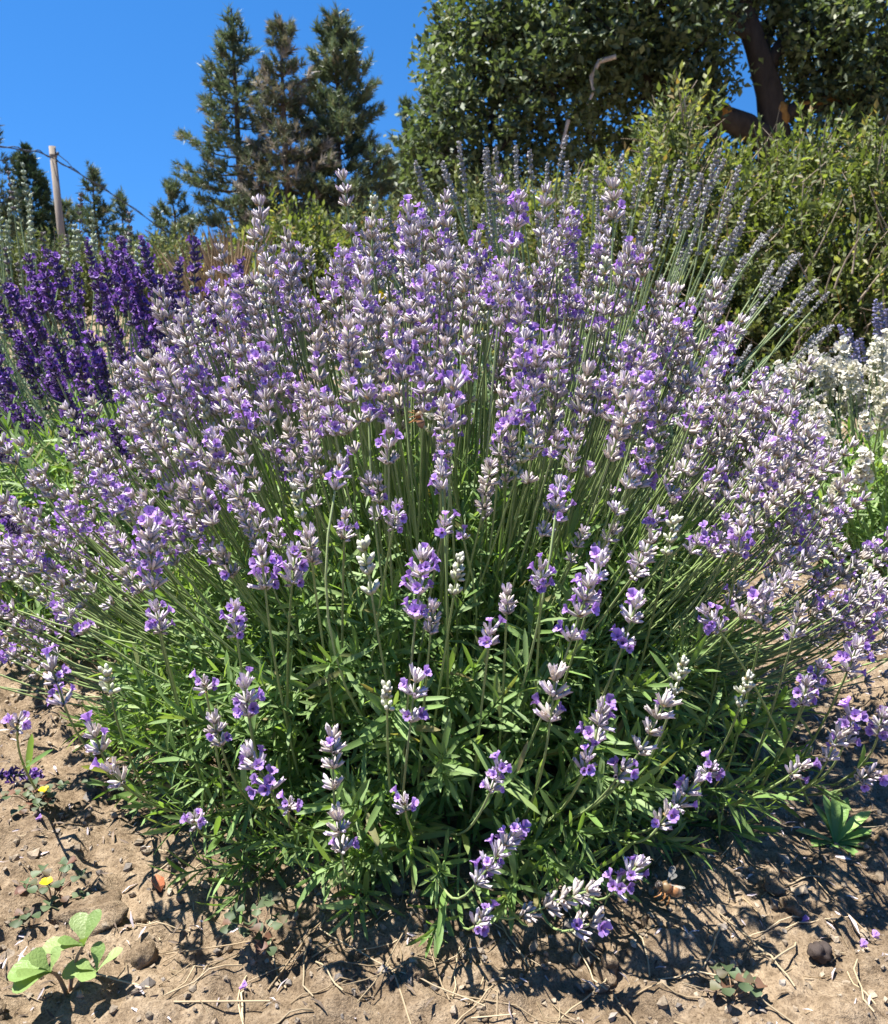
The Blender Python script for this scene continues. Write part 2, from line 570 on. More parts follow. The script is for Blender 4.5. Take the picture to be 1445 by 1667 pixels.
def whorl_heights(g, n, sp, low_gap):
    h = [0.003]
    for i in range(1, n):
        h.append(h[-1] + sp * g.uniform(.8, 1.15) * (low_gap if i == 1 else 1.0) * (1 - .25 * i / n))
    return h


def make_heads(kind, count, mats, seed0):
    """Variant meshes of one kind of spike; returns [(mesh, piece, length)]."""
    res = []
    for i in range(count):
        g = np.random.default_rng(seed0 + i)
        if kind == 'mauve':
            n = int(g.integers(3, 6)); h = whorl_heights(g, n, .0185, g.choice([1.0, 1.0, 1.9]))
            t = flower_head(seed0 + i, h, 10.5, .0125, .0016, 44, g.choice([.0, .03, .06, .18]), .25, .0074, 8, spent=.42)
        elif kind == 'bloom':
            n = int(g.integers(3, 6)); h = whorl_heights(g, n, .0165, g.choice([1.0, 1.0, 1.7]))
            t = flower_head(seed0 + i, h, 10.5, .0122, .00165, 46, g.uniform(.25, .5), .18, .0078, 8, spent=.15)
        elif kind == 'spent':
            n = int(g.integers(3, 6)); h = whorl_heights(g, n, .0165, 1.3)
            t = flower_head(seed0 + i, h, 11, .0122, .0017, 46, .06, .3, .008, 9, spent=.75)
        elif kind == 'small':
            n = int(g.integers(1, 3)); h = whorl_heights(g, n, .018, 1.0)
            t = flower_head(seed0 + i, h, 8, .012, .00165, 45, .25, .25, .0076, 6, spent=.3)
        elif kind == 'bud':
            n = int(g.integers(3, 5)); h = whorl_heights(g, n, .0125, 1.3)
            t = flower_head(seed0 + i, h, 6, .0098, .0021, 36, 0, .95, .008, 6)
        elif kind == 'violet':
            n = int(g.integers(6, 10)); h = whorl_heights(g, n, .0135, g.choice([1, 1, 2.0]))
            t = flower_head(seed0 + i, h, 8, .0110, .0021, 46, g.choice([.1, .25, .45]), .35, .0085, 6, False)
        elif kind == 'white':
            n = int(g.integers(5, 8)); h = whorl_heights(g, n, .0145, 1.2)
            t = flower_head(seed0 + i, h, 7, .0105, .0026, 50, .55, .3, .0115, 6, False)
        elif kind == 'slate':
            n = int(g.integers(7, 12)); h = whorl_heights(g, n, .0155, g.choice([1.2, 2.2]))
            t = flower_head(seed0 + i, h, 6, .0125, .0032, 34, 0, .7, .008, 5, False, .0016)
        else:   # wiry spikes with knots wide apart
            n = int(g.integers(6, 9)); h = whorl_heights(g, n, .024, 1.3)
            t = flower_head(seed0 + i, h, 6, .0125, .0036, 30, 0, .8, .008, 5, False, .0018)
        res.append((None if LITE else mesh(kind + '_spike', t, mats), t, float(t.v[:, 2].max())))
    return res


M_MAUVE = [STEM, CALYX, COROLLA, BRACT, CALYX_SPENT]
HEADS = {
    'mauve': make_heads('mauve', 22, M_MAUVE, 100), 'bloom': make_heads('bloom', 8, M_MAUVE, 200), 'spent': make_heads('spent', 5, M_MAUVE, 300),
    'small': make_heads('small', 5, M_MAUVE, 350), 'bud': make_heads('bud', 4, [STEM, CALYX_BUD, COROLLA, BRACT, CALYX_BUD], 400),
    'violet': make_heads('violet', 9, [STEM, CALYX_DARK, COROLLA_DARK, BRACT, CALYX_DARK], 500),
    'white': make_heads('white', 7, [STEM_PALE, CALYX_WHITE, COROLLA_WHITE, BRACT, CALYX_WHITE], 600),
    'slate': make_heads('slate', 7, [STEM_PALE, CALYX_SLATE, COROLLA, BRACT, CALYX_SLATE], 700),
    'blue': make_heads('slate', 4, [STEM_PALE, CALYX_BLUE, COROLLA, BRACT, CALYX_BLUE], 760),
    'green': make_heads('wiry', 5, [STEM_PALE, CALYX_GREEN, COROLLA, BRACT, CALYX_GREEN], 800),
    'brown': make_heads('wiry', 4, [STEM_PALE, CALYX_BROWN, COROLLA, BRACT, CALYX_BROWN], 850),
}

LITE = True
LITE_HEADS = {
    'mauve': make_heads('mauve', 22, M_MAUVE, 100), 'bloom': make_heads('bloom', 8, M_MAUVE, 200), 'spent': make_heads('spent', 5, M_MAUVE, 300),
    'small': make_heads('small', 5, M_MAUVE, 350), 'bud': make_heads('bud', 4, [STEM, CALYX_BUD, COROLLA, BRACT, CALYX_BUD], 400),
}
LITE = False


def shoot(seed, H, n, L, w):
    """A leafy shoot along +z: list of (leaf number, rotation, place, size) and its stem."""
    g = np.random.default_rng(seed)
    rows = []
    for k in range(n):
        u = (k + .5) / n
        az = (k % 2) * math.pi + (k // 2 % 2) * math.pi / 2 + g.normal(0, .35)
        tl = math.radians(np.clip(78 - 62 * u + g.normal(0, 10), 5, 95))
        d = np.array((math.cos(az) * math.sin(tl), math.sin(az) * math.sin(tl), math.cos(tl)))
        rows.append((int(g.integers(0, 4)), frames(d, g.normal(0, .35), up=(0, 0, 1))[0], np.array((0, 0, H * u)), g.uniform(.65, 1.1) * (1 - .25 * u)))
    return rows, tube(((0, 0, -H * .3), (0, 0, H)), (.0014, .0008), 4)


LEAVES = [leaf(.047, .0058, NARROW, c, f) for c, f in ((.35, .35), (.55, .25), (.15, .5), (-.2, .3))]
LEAF_MESH = [mesh('lavender_leaf', t, [LAV_LEAF]) for t in LEAVES]
SHOOTS = [shoot(40 + i, .075, 16, 0, 0) for i in range(7)]
SHOOT_T = [merge([LEAVES[k].stamp(R, p, s, [i * .37 % 1]) for i, (k, R, p, s) in enumerate(rows)] + [st]) for rows, st in SHOOTS]
LEAVES_LITE = [leaf(.047, .0062, NARROW_LITE, c, f) for c, f in ((.35, .35), (.55, .25), (.15, .5), (-.2, .3))]
SHOOT_LITE = [merge([LEAVES_LITE[k].stamp(R, p, s, [i * .37 % 1]) for i, (k, R, p, s) in enumerate(rows)]) for rows, st in SHOOTS]


def mound_points(n, rad, g, fill=0.55):
    u = unit(g.normal(size=(n, 3))); u[:, 2] = np.abs(u[:, 2])
    k = g.uniform(fill, 1.0, (n, 1)) ** 0.7
    return u * k * np.array(rad), u


def stem_path(P0, P2, lift, n=7, wob=0.0):
    P0, P2 = np.asarray(P0), np.asarray(P2)
    mid = P0 * .5 + P2 * .5
    L = np.linalg.norm(P2 - P0)
    mid = mid + np.array((0, 0, lift * L)) + rng.normal(0, wob * L, 3)
    return bez(P0, mid, P2, n)


def add_stem(bush, base, path, kind, hd, scale, rad, stem_mat, variant=None):
    """One flowering stem as a part of the bush with its spike as a sub-part."""
    hs = HEADS[kind]
    m, t, L = hs[variant if variant is not None else int(rng.integers(len(hs)))]
    st = obj('flower_stem', mesh('flower_stem', tube(path - base, np.linspace(rad * 1.15, rad * .85, len(path)), 5, var=rng.random()), [stem_mat]), bush)
    R = frames(hd, rng.uniform(0, 6.28))[0]
    obj('flower_spike', m, st, M=M4(R, path[-1] - base, scale))
    return t.put(np.array(M4(R, path[-1] - base, scale)))


# ------------------------------------------------------------------ the large mauve lavender bush
BASE = np.array((0.0, 1.09, 0.0))
DOME = np.array((0.63, 0.46, 0.622))
bush = root('lavender_bush', BASE, 'large rounded lavender bush with pale mauve and lilac flower spikes over dense green leaves', 'lavender bush')


def on_dome(px, py, k=1.0):
    """Where the line of sight first meets the dome of flowers."""
    d = ray(px, py); r = DOME * k
    o = (CAM - BASE) / r; e = d / r
    A, B, C = e @ e, 2 * o @ e, o @ o - 1
    q = B * B - 4 * A * C
    t = (-B - math.sqrt(q)) / (2 * A) if q > 0 else -B / (2 * A)
    return CAM + d * t


# spikes the photograph lets one pick out: foot of the spike, tip of the spike, kind
HERO = [
    (105, 1150, 75, 1062, 'bloom'), (165, 1225, 140, 1165, 'small'), (200, 1275, 165, 1235, 'small'), (360, 1215, 345, 1158, 'spent'),
    (405, 1170, 395, 1093, 'bloom'), (442, 1290, 395, 1208, 'bloom'), (543, 1288, 541, 1178, 'spent'), (556, 1390, 548, 1312, 'spent'),
    (630, 1155, 630, 1112, 'bud'), (668, 1178, 680, 1076, 'bloom'), (676, 1012, 690, 884, 'bloom'), (700, 1034, 706, 972, 'mauve'),
    (738, 972, 750, 898, 'bud'), (797, 1290, 822, 1228, 'bloom'), (772, 1442, 858, 1330, 'bloom'), (846, 1492, 984, 1440, 'spent'),
    (932, 1514, 1012, 1488, 'small'), (772, 1508, 800, 1482, 'small'), (998, 1452, 1052, 1393, 'bloom'), (1072, 1346, 1100, 1306, 'small'),
    (1098, 1316, 1148, 1250, 'mauve'), (1038, 1228, 1092, 1125, 'spent'), (1003, 1268, 1026, 1234, 'small'), (966, 1212, 990, 1124, 'bloom'),
    (948, 1256, 962, 1218, 'small'), (895, 1176, 906, 1078, 'spent'), (928, 1046, 968, 928, 'bloom'), (958, 985, 986, 888, 'bloom'),
    (1012, 1054, 1046, 956, 'bloom'), (1172, 1028, 1140, 984, 'bloom'), (1098, 1132, 1116, 1068, 'bud'), (1203, 1152, 1222, 1092, 'bud'),
    (824, 1002, 826, 948, 'mauve'), (880, 962, 882, 908, 'bloom'), (475, 952, 482, 880, 'bloom'), (432, 962, 424, 878, 'bloom'),
    (386, 1034, 380, 974, 'bloom'), (508, 918, 500, 850, 'mauve'), (560, 880, 562, 826, 'mauve'), (605, 970, 590, 872, 'bud'),
    (795, 1052, 800, 1010, 'small'), (335, 1125, 330, 1100, 'small'), (470, 1318, 472, 1300, 'small'), (320, 1345, 312, 1322, 'small'),
    (1372, 1215, 1396, 1140, 'bloom'), (1345, 1240, 1372, 1180, 'mauve'), (1428, 1200, 1440, 1150, 'bloom'), (1378, 1096, 1402, 1034, 'bloom'),
    (1286, 1262, 1320, 1236, 'small'), (1400, 1272, 1432, 1250, 'small'), (1322, 1118, 1340, 1072, 'mauve'), (1304, 1148, 1318, 1100, 'bloom'),
    (1290, 1040, 1304, 985, 'mauve'), (1240, 1020, 1250, 960, 'mauve'), (28, 1190, 30, 1160, 'small'), (262, 1030, 250, 975, 'bloom'),
    (180, 1130, 172, 1085, 'bud'), (250, 960, 238, 820, 'bloom'), (1085, 905, 1100, 838, 'bud'), (1200, 905, 1210, 838, 'bloom'),
    (720, 870, 728, 838, 'small'), (640, 860, 650, 812, 'bloom'), (660, 1320, 655, 1290, 'small'), (1150, 1262, 1165, 1240, 'small'),
    (655, 620, 648, 545, 'bloom'), (850, 640, 855, 530, 'bloom'), (545, 800, 560, 730, 'bloom'), (600, 690, 598, 610, 'bloom'),
    (735, 700, 740, 590, 'bloom'), (720, 800, 716, 735, 'bloom'), (1035, 690, 1050, 630, 'bloom'), (905, 830, 912, 770, 'bloom'),
    (415, 465, 418, 352, 'mauve'), (668, 430, 665, 318, 'bloom'), (998, 360, 998, 285, 'spent'), (905, 420, 902, 372, 'spent'), (600, 460, 598, 352, 'mauve'),
]
stems = []      # (path, kind, head direction, scale)
for bx, by, tx, ty, kind in HERO:
    k = 1.0 if by > 700 else 0.98
    P = on_dome(bx, by, k)
    low = P[2] < 0.03
    if low:
        P = ground_at(bx, by, 0.05)
    Rr = np.linalg.norm(P - CAM)
    Q = CAM + ray(tx, ty) * (Rr * (1.015 if by < 850 else .968))
    v = int(rng.integers(len(HEADS[kind])))
    L = HEADS[kind][v][2]
    want = np.linalg.norm(Q - P)
    cands = [abs(math.log(want / h[2])) for h in HEADS[kind]]
    v = int(np.argmin(np.array(cands) + rng.uniform(0, .25, len(cands))))
    sc = float(np.clip(want / HEADS[kind][v][2], .72, 1.15))
    off = (P - BASE) * np.array((1, 1, 0))
    rho = np.linalg.norm(off / DOME)
    hd = unit(Q - P)
    P0 = BASE + off * (.40 if by < 800 else .58) + np.array((0, 0, .08))
    side = unit(np.array((hd[0], 0, hd[2])))
    drop = min(.26, max(.02, P[2] - .045))
    if by > 850:      # low spikes: the stem comes out of the leaves in line with the spike
        P0 = np.array((P[0] - side[0] / max(side[2], .35) * drop * .8, BASE[1] + off[1] * .66, P[2] - drop))
    L0 = np.linalg.norm(P - P0)
    path = bez(P0, P - hd * L0 * (.45 if by < 850 else .30), P, 9)
    path[:, 2] = np.maximum(path[:, 2], .012)
    stems.append((path, kind, hd, sc, v))

g = np.random.default_rng(21)
hero_xy = np.array([((h[0] + h[2]) / 2, (h[1] + h[3]) / 2) for h in HERO])
N_ALL = 1240
tries = 0
others = []
while len(others) < N_ALL and tries < 20000:
    tries += 1
    a = g.uniform(0, 2 * math.pi)
    rho = math.sqrt(g.uniform(0, 1)) * 1.0
    ex, ey = rho * math.cos(a), rho * math.sin(a)
    ez = max(0, 1 - rho ** 2.3) ** .72
    k = min(1.03, .94 + g.normal(0, .06))
    P = BASE + DOME * np.array((ex, ey, ez)) * k
    P[2] = max(P[2] + (g.normal(0, .024) + (.035 if g.random() < .06 else 0) if ez > .55 else 0), .06)
    px, py = (float(x[0]) for x in project(P))
    if ey < .1:      # the leafy front of the bush carries few spikes
        lim = 850 + 190 * abs((px - 740) / 620) ** 1.6 + g.normal(0, 26)
        if px > 740:
            lim += 25
        if py > lim:
            continue
    if py > 1080 and g.random() < .75:
        continue
    if ey > .5 and g.random() < .65:
        continue
    others.append(P)
for P in others:
    off = (P - BASE) * np.array((1, 1, 0))
    P0 = BASE + off * g.uniform(.22, .42) + np.array((0, 0, g.uniform(.05, .14))) + g.normal(0, .02, 3) * (1, 1, 0)
    d0 = unit(P - P0)
    hd = unit(d0 * .75 + np.array((0, 0, .38)) + g.normal(0, .09, 3))
    L0 = np.linalg.norm(P - P0)
    path = bez(P0, P - hd * L0 * .5 + g.normal(0, .012, 3), P, 7)
    px, py = (float(x[0]) for x in project(P))
    kind = g.choice(['mauve', 'bloom', 'spent', 'small', 'bud'], p=[.50, .18, .19, .06, .07])
    stems.append((path, kind, hd, float(g.uniform(.62, .98)), int(g.integers(len(HEADS[kind])))))
# the 300 that show largest are parts of their own, the rest one mass
dist = np.array([np.linalg.norm(s[0][-1] - CAM) for s in stems])
dist[:len(HERO)] = -1
order = np.argsort(dist)
single, mass = order[:300], order[300:]
for i in single:
    path, kind, hd, sc, v = stems[i]
    add_stem(bush, BASE, path, kind, hd, sc, .00125, STEM, v)
heads_by, stem_t = {}, []
for i in mass:
    path, kind, hd, sc, v = stems[i]
    stem_t.append(tube(path - BASE, np.linspace(.0014, .0011, len(path)), 4, var=rng.random()))
    R = frames(hd, rng.uniform(0, 6.28))[0]
    fam = 'bud' if kind == 'bud' else 'mauve'
    heads_by.setdefault(fam, []).append(LITE_HEADS[kind][v][1].put(np.array(M4(R, path[-1] - BASE, sc)), rng.random()))
obj('flower_stems', mesh('flower_stems', merge(stem_t), [STEM]), bush, 'stuff')
obj('blossom', mesh('blossom', merge(heads_by['mauve']), M_MAUVE), bush, 'stuff')
if 'bud' in heads_by:
    obj('bud_blossom', mesh('bud_blossom', merge(heads_by['bud']), [STEM, CALYX_BUD, COROLLA, BRACT, CALYX_BUD]), bush, 'stuff')

# leaves: shoots over a low mound
MOUND = (.405, .385, .38)
p, u = mound_points(1280, MOUND, g, .35)
p[:, 2] = np.maximum(p[:, 2], .012)
d = unit(u * np.array((1, 1, .55)) + np.array((0, 0, .62)) + g.normal(0, .28, u.shape))
low = p[:, 2] < .07
d[low] = unit(d[low] * np.array((1, 1, .25)) + np.array((0, 0, .10)))
size = g.uniform(.75, 1.25, len(p))
R = frames(d, g.uniform(0, 6.28, len(p)))
world = p + BASE
vis = np.argsort(np.linalg.norm(world - CAM, axis=1) + g.uniform(0, .12, len(p)))
own = vis[:19]
leaf_n = 0
for i in own:
    rows, st = SHOOTS[i % 7]
    for k, Rl, pl, s in rows:
        if leaf_n >= 300:
            break
        Rw = R[i] @ Rl
        obj('leaf', LEAF_MESH[k], bush, M=M4(Rw, p[i] + R[i] @ (pl * size[i]), s * size[i]))
        leaf_n += 1
rest = vis[19:]
fol = []
for k in range(7):
    sel = rest[rest % 7 == k]
    fol.append(SHOOT_T[k].stamp(R[sel], p[sel], size[sel], g.random(len(sel))))
fol.append(merge([SHOOTS[i % 7][1].stamp(R[i], p[i], size[i]) for i in own]))
# leaves low on the flowering stems
lp, ld = [], []
for i in range(len(stems)):
    path = stems[i][0]
    for q in range(3):
        u_ = g.uniform(.08, .5)
        j = u_ * (len(path) - 1); j0 = int(j)
        P = path[j0] * (1 - (j - j0)) + path[min(j0 + 1, len(path) - 1)] * (j - j0)
        lp.append(P - BASE); ld.append(unit(path[-1] - path[0]) + g.normal(0, .35, 3))
lp, ld = np.array(lp), np.array(ld)
for k in range(4):
    sel = np.arange(len(lp)) % 4 == k
    fol.append(LEAVES[k].stamp(frames(ld[sel], g.normal(0, .6, sel.sum()), up=(0, 0, 1)), lp[sel], g.uniform(.7, 1.25, sel.sum()), g.random(sel.sum())))
obj('foliage', mesh('foliage', merge(fol), [LAV_LEAF]), bush, 'stuff')
# woody crown the shoots grow from
wood = []
for k in range(46):
    a = g.uniform(0, 6.28); r_ = g.uniform(.05, .22)
    tip = np.array((math.cos(a) * r_ * 1.1, math.sin(a) * r_, g.uniform(.06, .18)))
    wood.append(tube(bez((math.cos(a) * .02, math.sin(a) * .02, -.01), tip * (.6, .6, .3), tip, 5), (.006, .005, .004, .003, .002), 5))
WOOD = rough_mat('grey brown wood', (0.09, 0.065, 0.045), (0.20, 0.155, 0.11), 60, .9, .6, .003, (1, 1, .3))
obj('woody_base', mesh('woody_base', merge(wood), [WOOD]), bush)


# ------------------------------------------------------------------ the other lavenders
def small_lavender(name, base, label, n, dome, kinds, stem_mat, leaf_mat, mound, shoots, seed, scale=(.9, 1.15), lean=0.35, rad=.0015,
                   extra=(), keep=None, tilt=(0, 0), inner=.25, kmin=.12, leaf_s=1.2):
    g = np.random.default_rng(seed)
    base = np.array(base, float)
    b = root(name, base, label, 'lavender bush')
    cnt = 0
    tries = 0
    while cnt < n and tries < n * 60:
        tries += 1
        a = g.uniform(0, 6.283); rho = math.sqrt(g.random())
        ex, ey = rho * math.cos(a), rho * math.sin(a)
        ez = math.sqrt(max(0, 1 - rho ** 2.4)) * (1 - abs(g.normal(0, kmin)))
        P = base + np.array(dome) * (ex, ey, ez) + np.array((tilt[0], tilt[1], 0)) * ez
        P[2] = max(P[2], .08)
        px, py = (float(x[0]) for x in project(P))
        if keep and not keep(px, py, P):
            continue
        off = (P - base) * (1, 1, 0)
        P0 = base + off * inner + np.array((0, 0, g.uniform(.03, .08)))
        hd = unit(unit(P - P0) * (1 - lean) + np.array((0, 0, lean)) + g.normal(0, .09, 3))
        L0 = np.linalg.norm(P - P0)
        path = bez(P0, P - hd * L0 * .5 + g.normal(0, .012, 3), P, 7)
        add_stem(b, base, path, g.choice(kinds), hd, float(g.uniform(*scale)), rad, stem_mat)
        cnt += 1
    for path, kind, hd, sc in extra:
        add_stem(b, base, np.asarray(path), kind, hd, sc, rad, stem_mat)
    p, u = mound_points(shoots, mound, g, .3)
    p[:, 2] = np.maximum(p[:, 2], .01)
    d = unit(u * np.array((1, 1, .5)) + np.array((0, 0, .9)) + g.normal(0, .22, u.shape))
    R = frames(d, g.uniform(0, 6.28, len(p)))
    parts = []
    idx = np.arange(shoots)
    for k in range(7):
        s = idx[idx % 7 == k]
        parts.append(SHOOT_LITE[k].stamp(R[s], p[s], g.uniform(.9, 1.4, len(s)) * leaf_s, g.random(len(s))))
    obj('foliage', mesh('foliage', merge(parts), [leaf_mat]), b, 'stuff')
    return b


# deep violet one, behind and beside the mauve bush
VB = np.array((-.53, 1.74, 0))
low_head = ground_at(-25, 1262, .02)
small_lavender('lavender_bush', VB, 'lavender bush with deep violet dense flower spikes on slanting grey green stems', 285, (.58, .52, .64), ['violet'], STEM_PALE,
               LAV_LEAF, (.56, .48, .36), 900, 31, (.75, 1.05), .30, .0018,
               extra=[(bez(VB + (-.25, -.3, .05), low_head + (-.12, .12, .06), low_head, 7), 'violet', unit((.96, -.1, .08)), .75)],
               keep=lambda px, py, P: px < 470 and P[2] > .18, tilt=(-.08, 0), kmin=.30)
# tall slate one behind
small_lavender('lavender_bush', (.34, 2.40, 0), 'tall lavender bush with narrow faded slate grey spikes in front of the leafy shrubs', 260, (.80, .45, .93), ['slate'], STEM_PALE,
               LAV_LEAF_GREY, (.80, .42, .46), 900, 37, (.6, .95), .2, .0024, kmin=.16, inner=.22)
# white one
small_lavender('lavender_bush', (1.16, 2.02, 0), 'lavender bush with creamy white flower spikes on upright green stems', 240, (.50, .42, .475), ['white'], STEM_PALE,
               LAV_LEAF, (.44, .36, .20), 600, 41, (.9, 1.15), .5, .002, kmin=.10, inner=.55)
# blue violet one behind the white
small_lavender('lavender_bush', (1.88, 2.95, 0), 'lavender bush with soft blue violet spikes rising behind the creamy white one', 90, (.55, .42, .58), ['blue'], STEM_PALE,
               LAV_LEAF_GREY, (.34, .3, .22), 160, 43, (.85, 1.1), .5, .002, kmin=.08, inner=.5)
# grey green one far behind the violet
small_lavender('lavender_bush', (-1.36, 2.75, 0), 'lavender bush with faded grey green and dried brown spikes near the utility pole', 130, (.62, .5, .86), ['green', 'green', 'green', 'brown'], STEM_PALE,
               LAV_LEAF_GREY, (.6, .36, .44), 500, 47, (.8, 1.1), .6, .0024, kmin=.10, inner=.5)

# ------------------------------------------------------------------ conifers
BARK = rough_mat('conifer bark', (0.055, 0.042, 0.035), (0.15, 0.115, 0.09), 6, .9, .8, .03, (1, 1, .25))
NEEDLE = plant_mat('pine needles', [(0, (0.070, 0.105, 0.052)), (.55, (0.110, 0.150, 0.075)), (.9, (0.165, 0.195, 0.105)), (1, (0.24, 0.20, 0.13))], rough=.45, trans=.25, spec=.5, vary=.35)
NEEDLE_DULL = plant_mat('half dead needles', [(0, (0.085, 0.11, 0.058)), (.55, (0.13, 0.15, 0.085)), (.68, (0.23, 0.205, 0.155)), (1, (0.38, 0.34, 0.29))], rough=.6, trans=.15, spec=.3, vary=.3)
NEEDLE_FIR = plant_mat('fir needles', [(0, (0.040, 0.075, 0.038)), (1, (0.070, 0.115, 0.052))], rough=.5, trans=.1, spec=.4, vary=.3)


def needle_tuft(seed, n, L, w, spread):
    g = np.random.default_rng(seed)
    v, tri = [], []
    for k in range(n):
        d = unit(np.array((0, 0, 1.0)) + g.normal(0, spread, 3))
        s = unit(np.cross(d, g.normal(size=3)))
        b = d * L * .05 + np.array((0, 0, L * g.uniform(-.5, .3)))
        l = L * g.uniform(.7, 1.1)
        i = len(v)
        v += [b - s * w * .5, b + s * w * .5, b + d * l]
        tri.append((i, i + 1, i + 2))
    return T(v, tri)


TUFT = [needle_tuft(900 + i, 20, .21, .030, .55) for i in range(3)]
TUFT_FIR = [needle_tuft(950 + i, 16, .15, .034, .65) for i in range(3)]


def conifer(name, base, H, R, label, seed, mat=NEEDLE, density=1.0, taper=.75, tufts=TUFT, upsweep=.35, bare=.08, gap=.25, levels=30, tsize=1.0, lean=(0, 0)):
    g = np.random.default_rng(seed)
    tree = root(name, base, label, 'tree')
    top = np.array((lean[0], lean[1], H))
    zz = np.linspace(0, 1, 12)
    tp = np.outer(zz, top) + np.c_[g.normal(0, .03, (12, 2)) * zz[:, None] * (1 - zz[:, None]) * 4, np.zeros(12)]
    obj('trunk', mesh('trunk', tube(tp, np.linspace(H * .020, H * .0025, 12), 8), [BARK]), tree)
    limbs, loc, dirs = [], [], []
    for i in range(levels):
        u = bare + (1 - bare) * (i + g.uniform(-.3, .3)) / levels
        u = min(max(u, bare), .985)
        prof = ((1 - u) ** taper + .05) * (1 - .35 * max(0, (.22 - u) / .22))
        nb = int(g.integers(4, 7))
        a0 = g.uniform(0, 6.28)
        c = np.array([np.interp(u, zz, tp[:, k]) for k in range(3)])
        for k in range(nb):
            if g.random() < gap:
                continue
            az = a0 + 6.283 * k / nb + g.normal(0, .25)
            L = R * prof * g.uniform(.55, 1.2)
            out = np.array((math.cos(az), math.sin(az), 0))
            tip = c + out * L + np.array((0, 0, L * (upsweep * (u * 1.3) + g.normal(-.04, .10))))
            mid = c + out * L * .55 + np.array((0, 0, -L * .10 + L * upsweep * u * .5))
            pth = bez(c, mid, tip, 5)
            limbs.append(tube(pth, np.linspace(H * .0042, H * .0012, 5) * (.5 + .7 * (1 - u)), 4, var=g.random()))
            nt = max(3, int(L / .19 * 2.3 * density))
            for q in range(nt):
                t = g.uniform(.22, 1.0) ** .8
                P = (1 - t) ** 2 * c + 2 * t * (1 - t) * mid + t * t * tip
                sp = L * .20 * (1.1 - .5 * t)
                side = np.array((-out[1], out[0], 0)) * g.normal(0, sp)
                P = P + side + np.array((0, 0, g.normal(.03, .06)))
                loc.append(P); dirs.append(out * .7 + np.array((0, 0, .75)) + side * .8 + g.normal(0, .3, 3))
    for q in range(int(16 * density)):
        u = g.uniform(.86, 1.0)
        loc.append(tp[-1] * u + g.normal(0, .06, 3)); dirs.append(np.array((0, 0, 1)) + g.normal(0, .4, 3))
    loc, dirs = np.array(loc), np.array(dirs)
    R_ = frames(dirs, g.uniform(0, 6.28, len(loc)))
    br = g.random(len(loc))
    parts = []
    for k in range(3):
        s = np.arange(len(loc)) % 3 == k
        parts.append(tufts[k].stamp(R_[s], loc[s], g.uniform(.75, 1.35, s.sum()) * tsize, br[s]))
    obj('branches', mesh('branches', merge(limbs), [BARK]), tree, 'stuff')
    obj('crown', mesh('crown', merge(parts), [mat]), tree)
    return tree


def tree_at(px, top_py, D):
    P = at_y(px, top_py, D)
    return (P[0], D, -.03), P[2]


for px, py, D, R, nm, lab, kw in (
    (376, 12, 27, 1.55, 'pine_tree', 'tall open dark green pine with a bare pointed tip beside the half dead one', dict(seed=1, density=1.0, gap=.30, levels=30, upsweep=.25)),
    (455, 30, 26, 1.5, 'pine_tree', 'tall thin pine with tan dead needles between two green pines', dict(seed=2, mat=NEEDLE_DULL, density=.9, gap=.25, levels=30, upsweep=.4)),
    (545, 30, 27, 1.75, 'pine_tree', 'dense dark green pine with upswept branches next to the gap of sky', dict(seed=3, density=1.45, gap=.15, levels=32, upsweep=.75, taper=.8)),
    (148, 268, 30, .95, 'pine_tree', 'small sparse pine crossed by the cable beside the utility pole', dict(seed=4, density=1.1, gap=.3, levels=16)),
    (196, 316, 33, .8, 'pine_tree', 'smallest pine, low and thin, below the sagging cable', dict(seed=5, density=1.1, gap=.3, levels=12)),
    (278, 292, 31, 1.15, 'pine_tree', 'short bushy pine at the foot of the tall open pine', dict(seed=6, density=1.3, gap=.15, levels=14, upsweep=.7)),
    (40, 236, 29, 1.5, 'fir_tree', 'pointed dark fir behind the utility pole', dict(seed=7, mat=NEEDLE_FIR, tufts=TUFT_FIR, density=2.2, gap=.05, levels=26, upsweep=.1, taper=.95)),
    (-22, 180, 27, 1.1, 'pine_tree', 'pine at the edge of view beyond the pointed fir', dict(seed=8, density=1.1, gap=.3, levels=20)),
    (712, 62, 30, 1.3, 'pine_tree', 'slender pine half hidden by the big oak crown', dict(seed=9, density=1.0, gap=.2, levels=24, upsweep=.5)),
    (660, 160, 29, .75, 'pine_tree', 'narrow dark young pine standing in the gap beside the oak', dict(seed=10, density=1.2, gap=.3, levels=20, upsweep=.8)),
    (618, 235, 34, 1.3, 'pine_tree', 'low dark pine filling the foot of the sky gap', dict(seed=11, density=1.2, gap=.2, levels=18)),
    (100, 322, 36, 1.4, 'pine_tree', 'low pine showing behind the shaft of the utility pole', dict(seed=12, density=1.2, gap=.2, levels=14)),
):
    b, h = tree_at(px, py, D)
    kw['density'] *= 1.15
    conifer(nm, b, h, R * (1.55 if h > 6 else 1.35), lab, **kw)

# ------------------------------------------------------------------ oak
OAKBARK = rough_mat('mossy oak bark', (0.018, 0.015, 0.012), (0.065, 0.052, 0.040), 5, .9, .9, .05, (1, 1, .35))
MOSS = rough_mat('orange brown moss', (0.16, 0.075, 0.02), (0.34, 0.19, 0.05), 14, .95, .8, .02)
DEADWOOD = rough_mat('bleached dead wood', (0.30, 0.25, 0.20), (0.52, 0.46, 0.39), 30, .85, .4, .004, (1, 1, .3))
OAKLEAF = plant_mat('oak leaf', [(0, (0.060, 0.085, 0.038)), (.5, (0.095, 0.130, 0.058)), (.9, (0.145, 0.180, 0.090)), (1, (0.22, 0.22, 0.13))], rough=.55, trans=.32, tcol=(1.4, 1.5, .7), spec=.5, vary=.35)
OD = 13.0


def op(px, py, D=OD):
    return at_y(px, py, D)


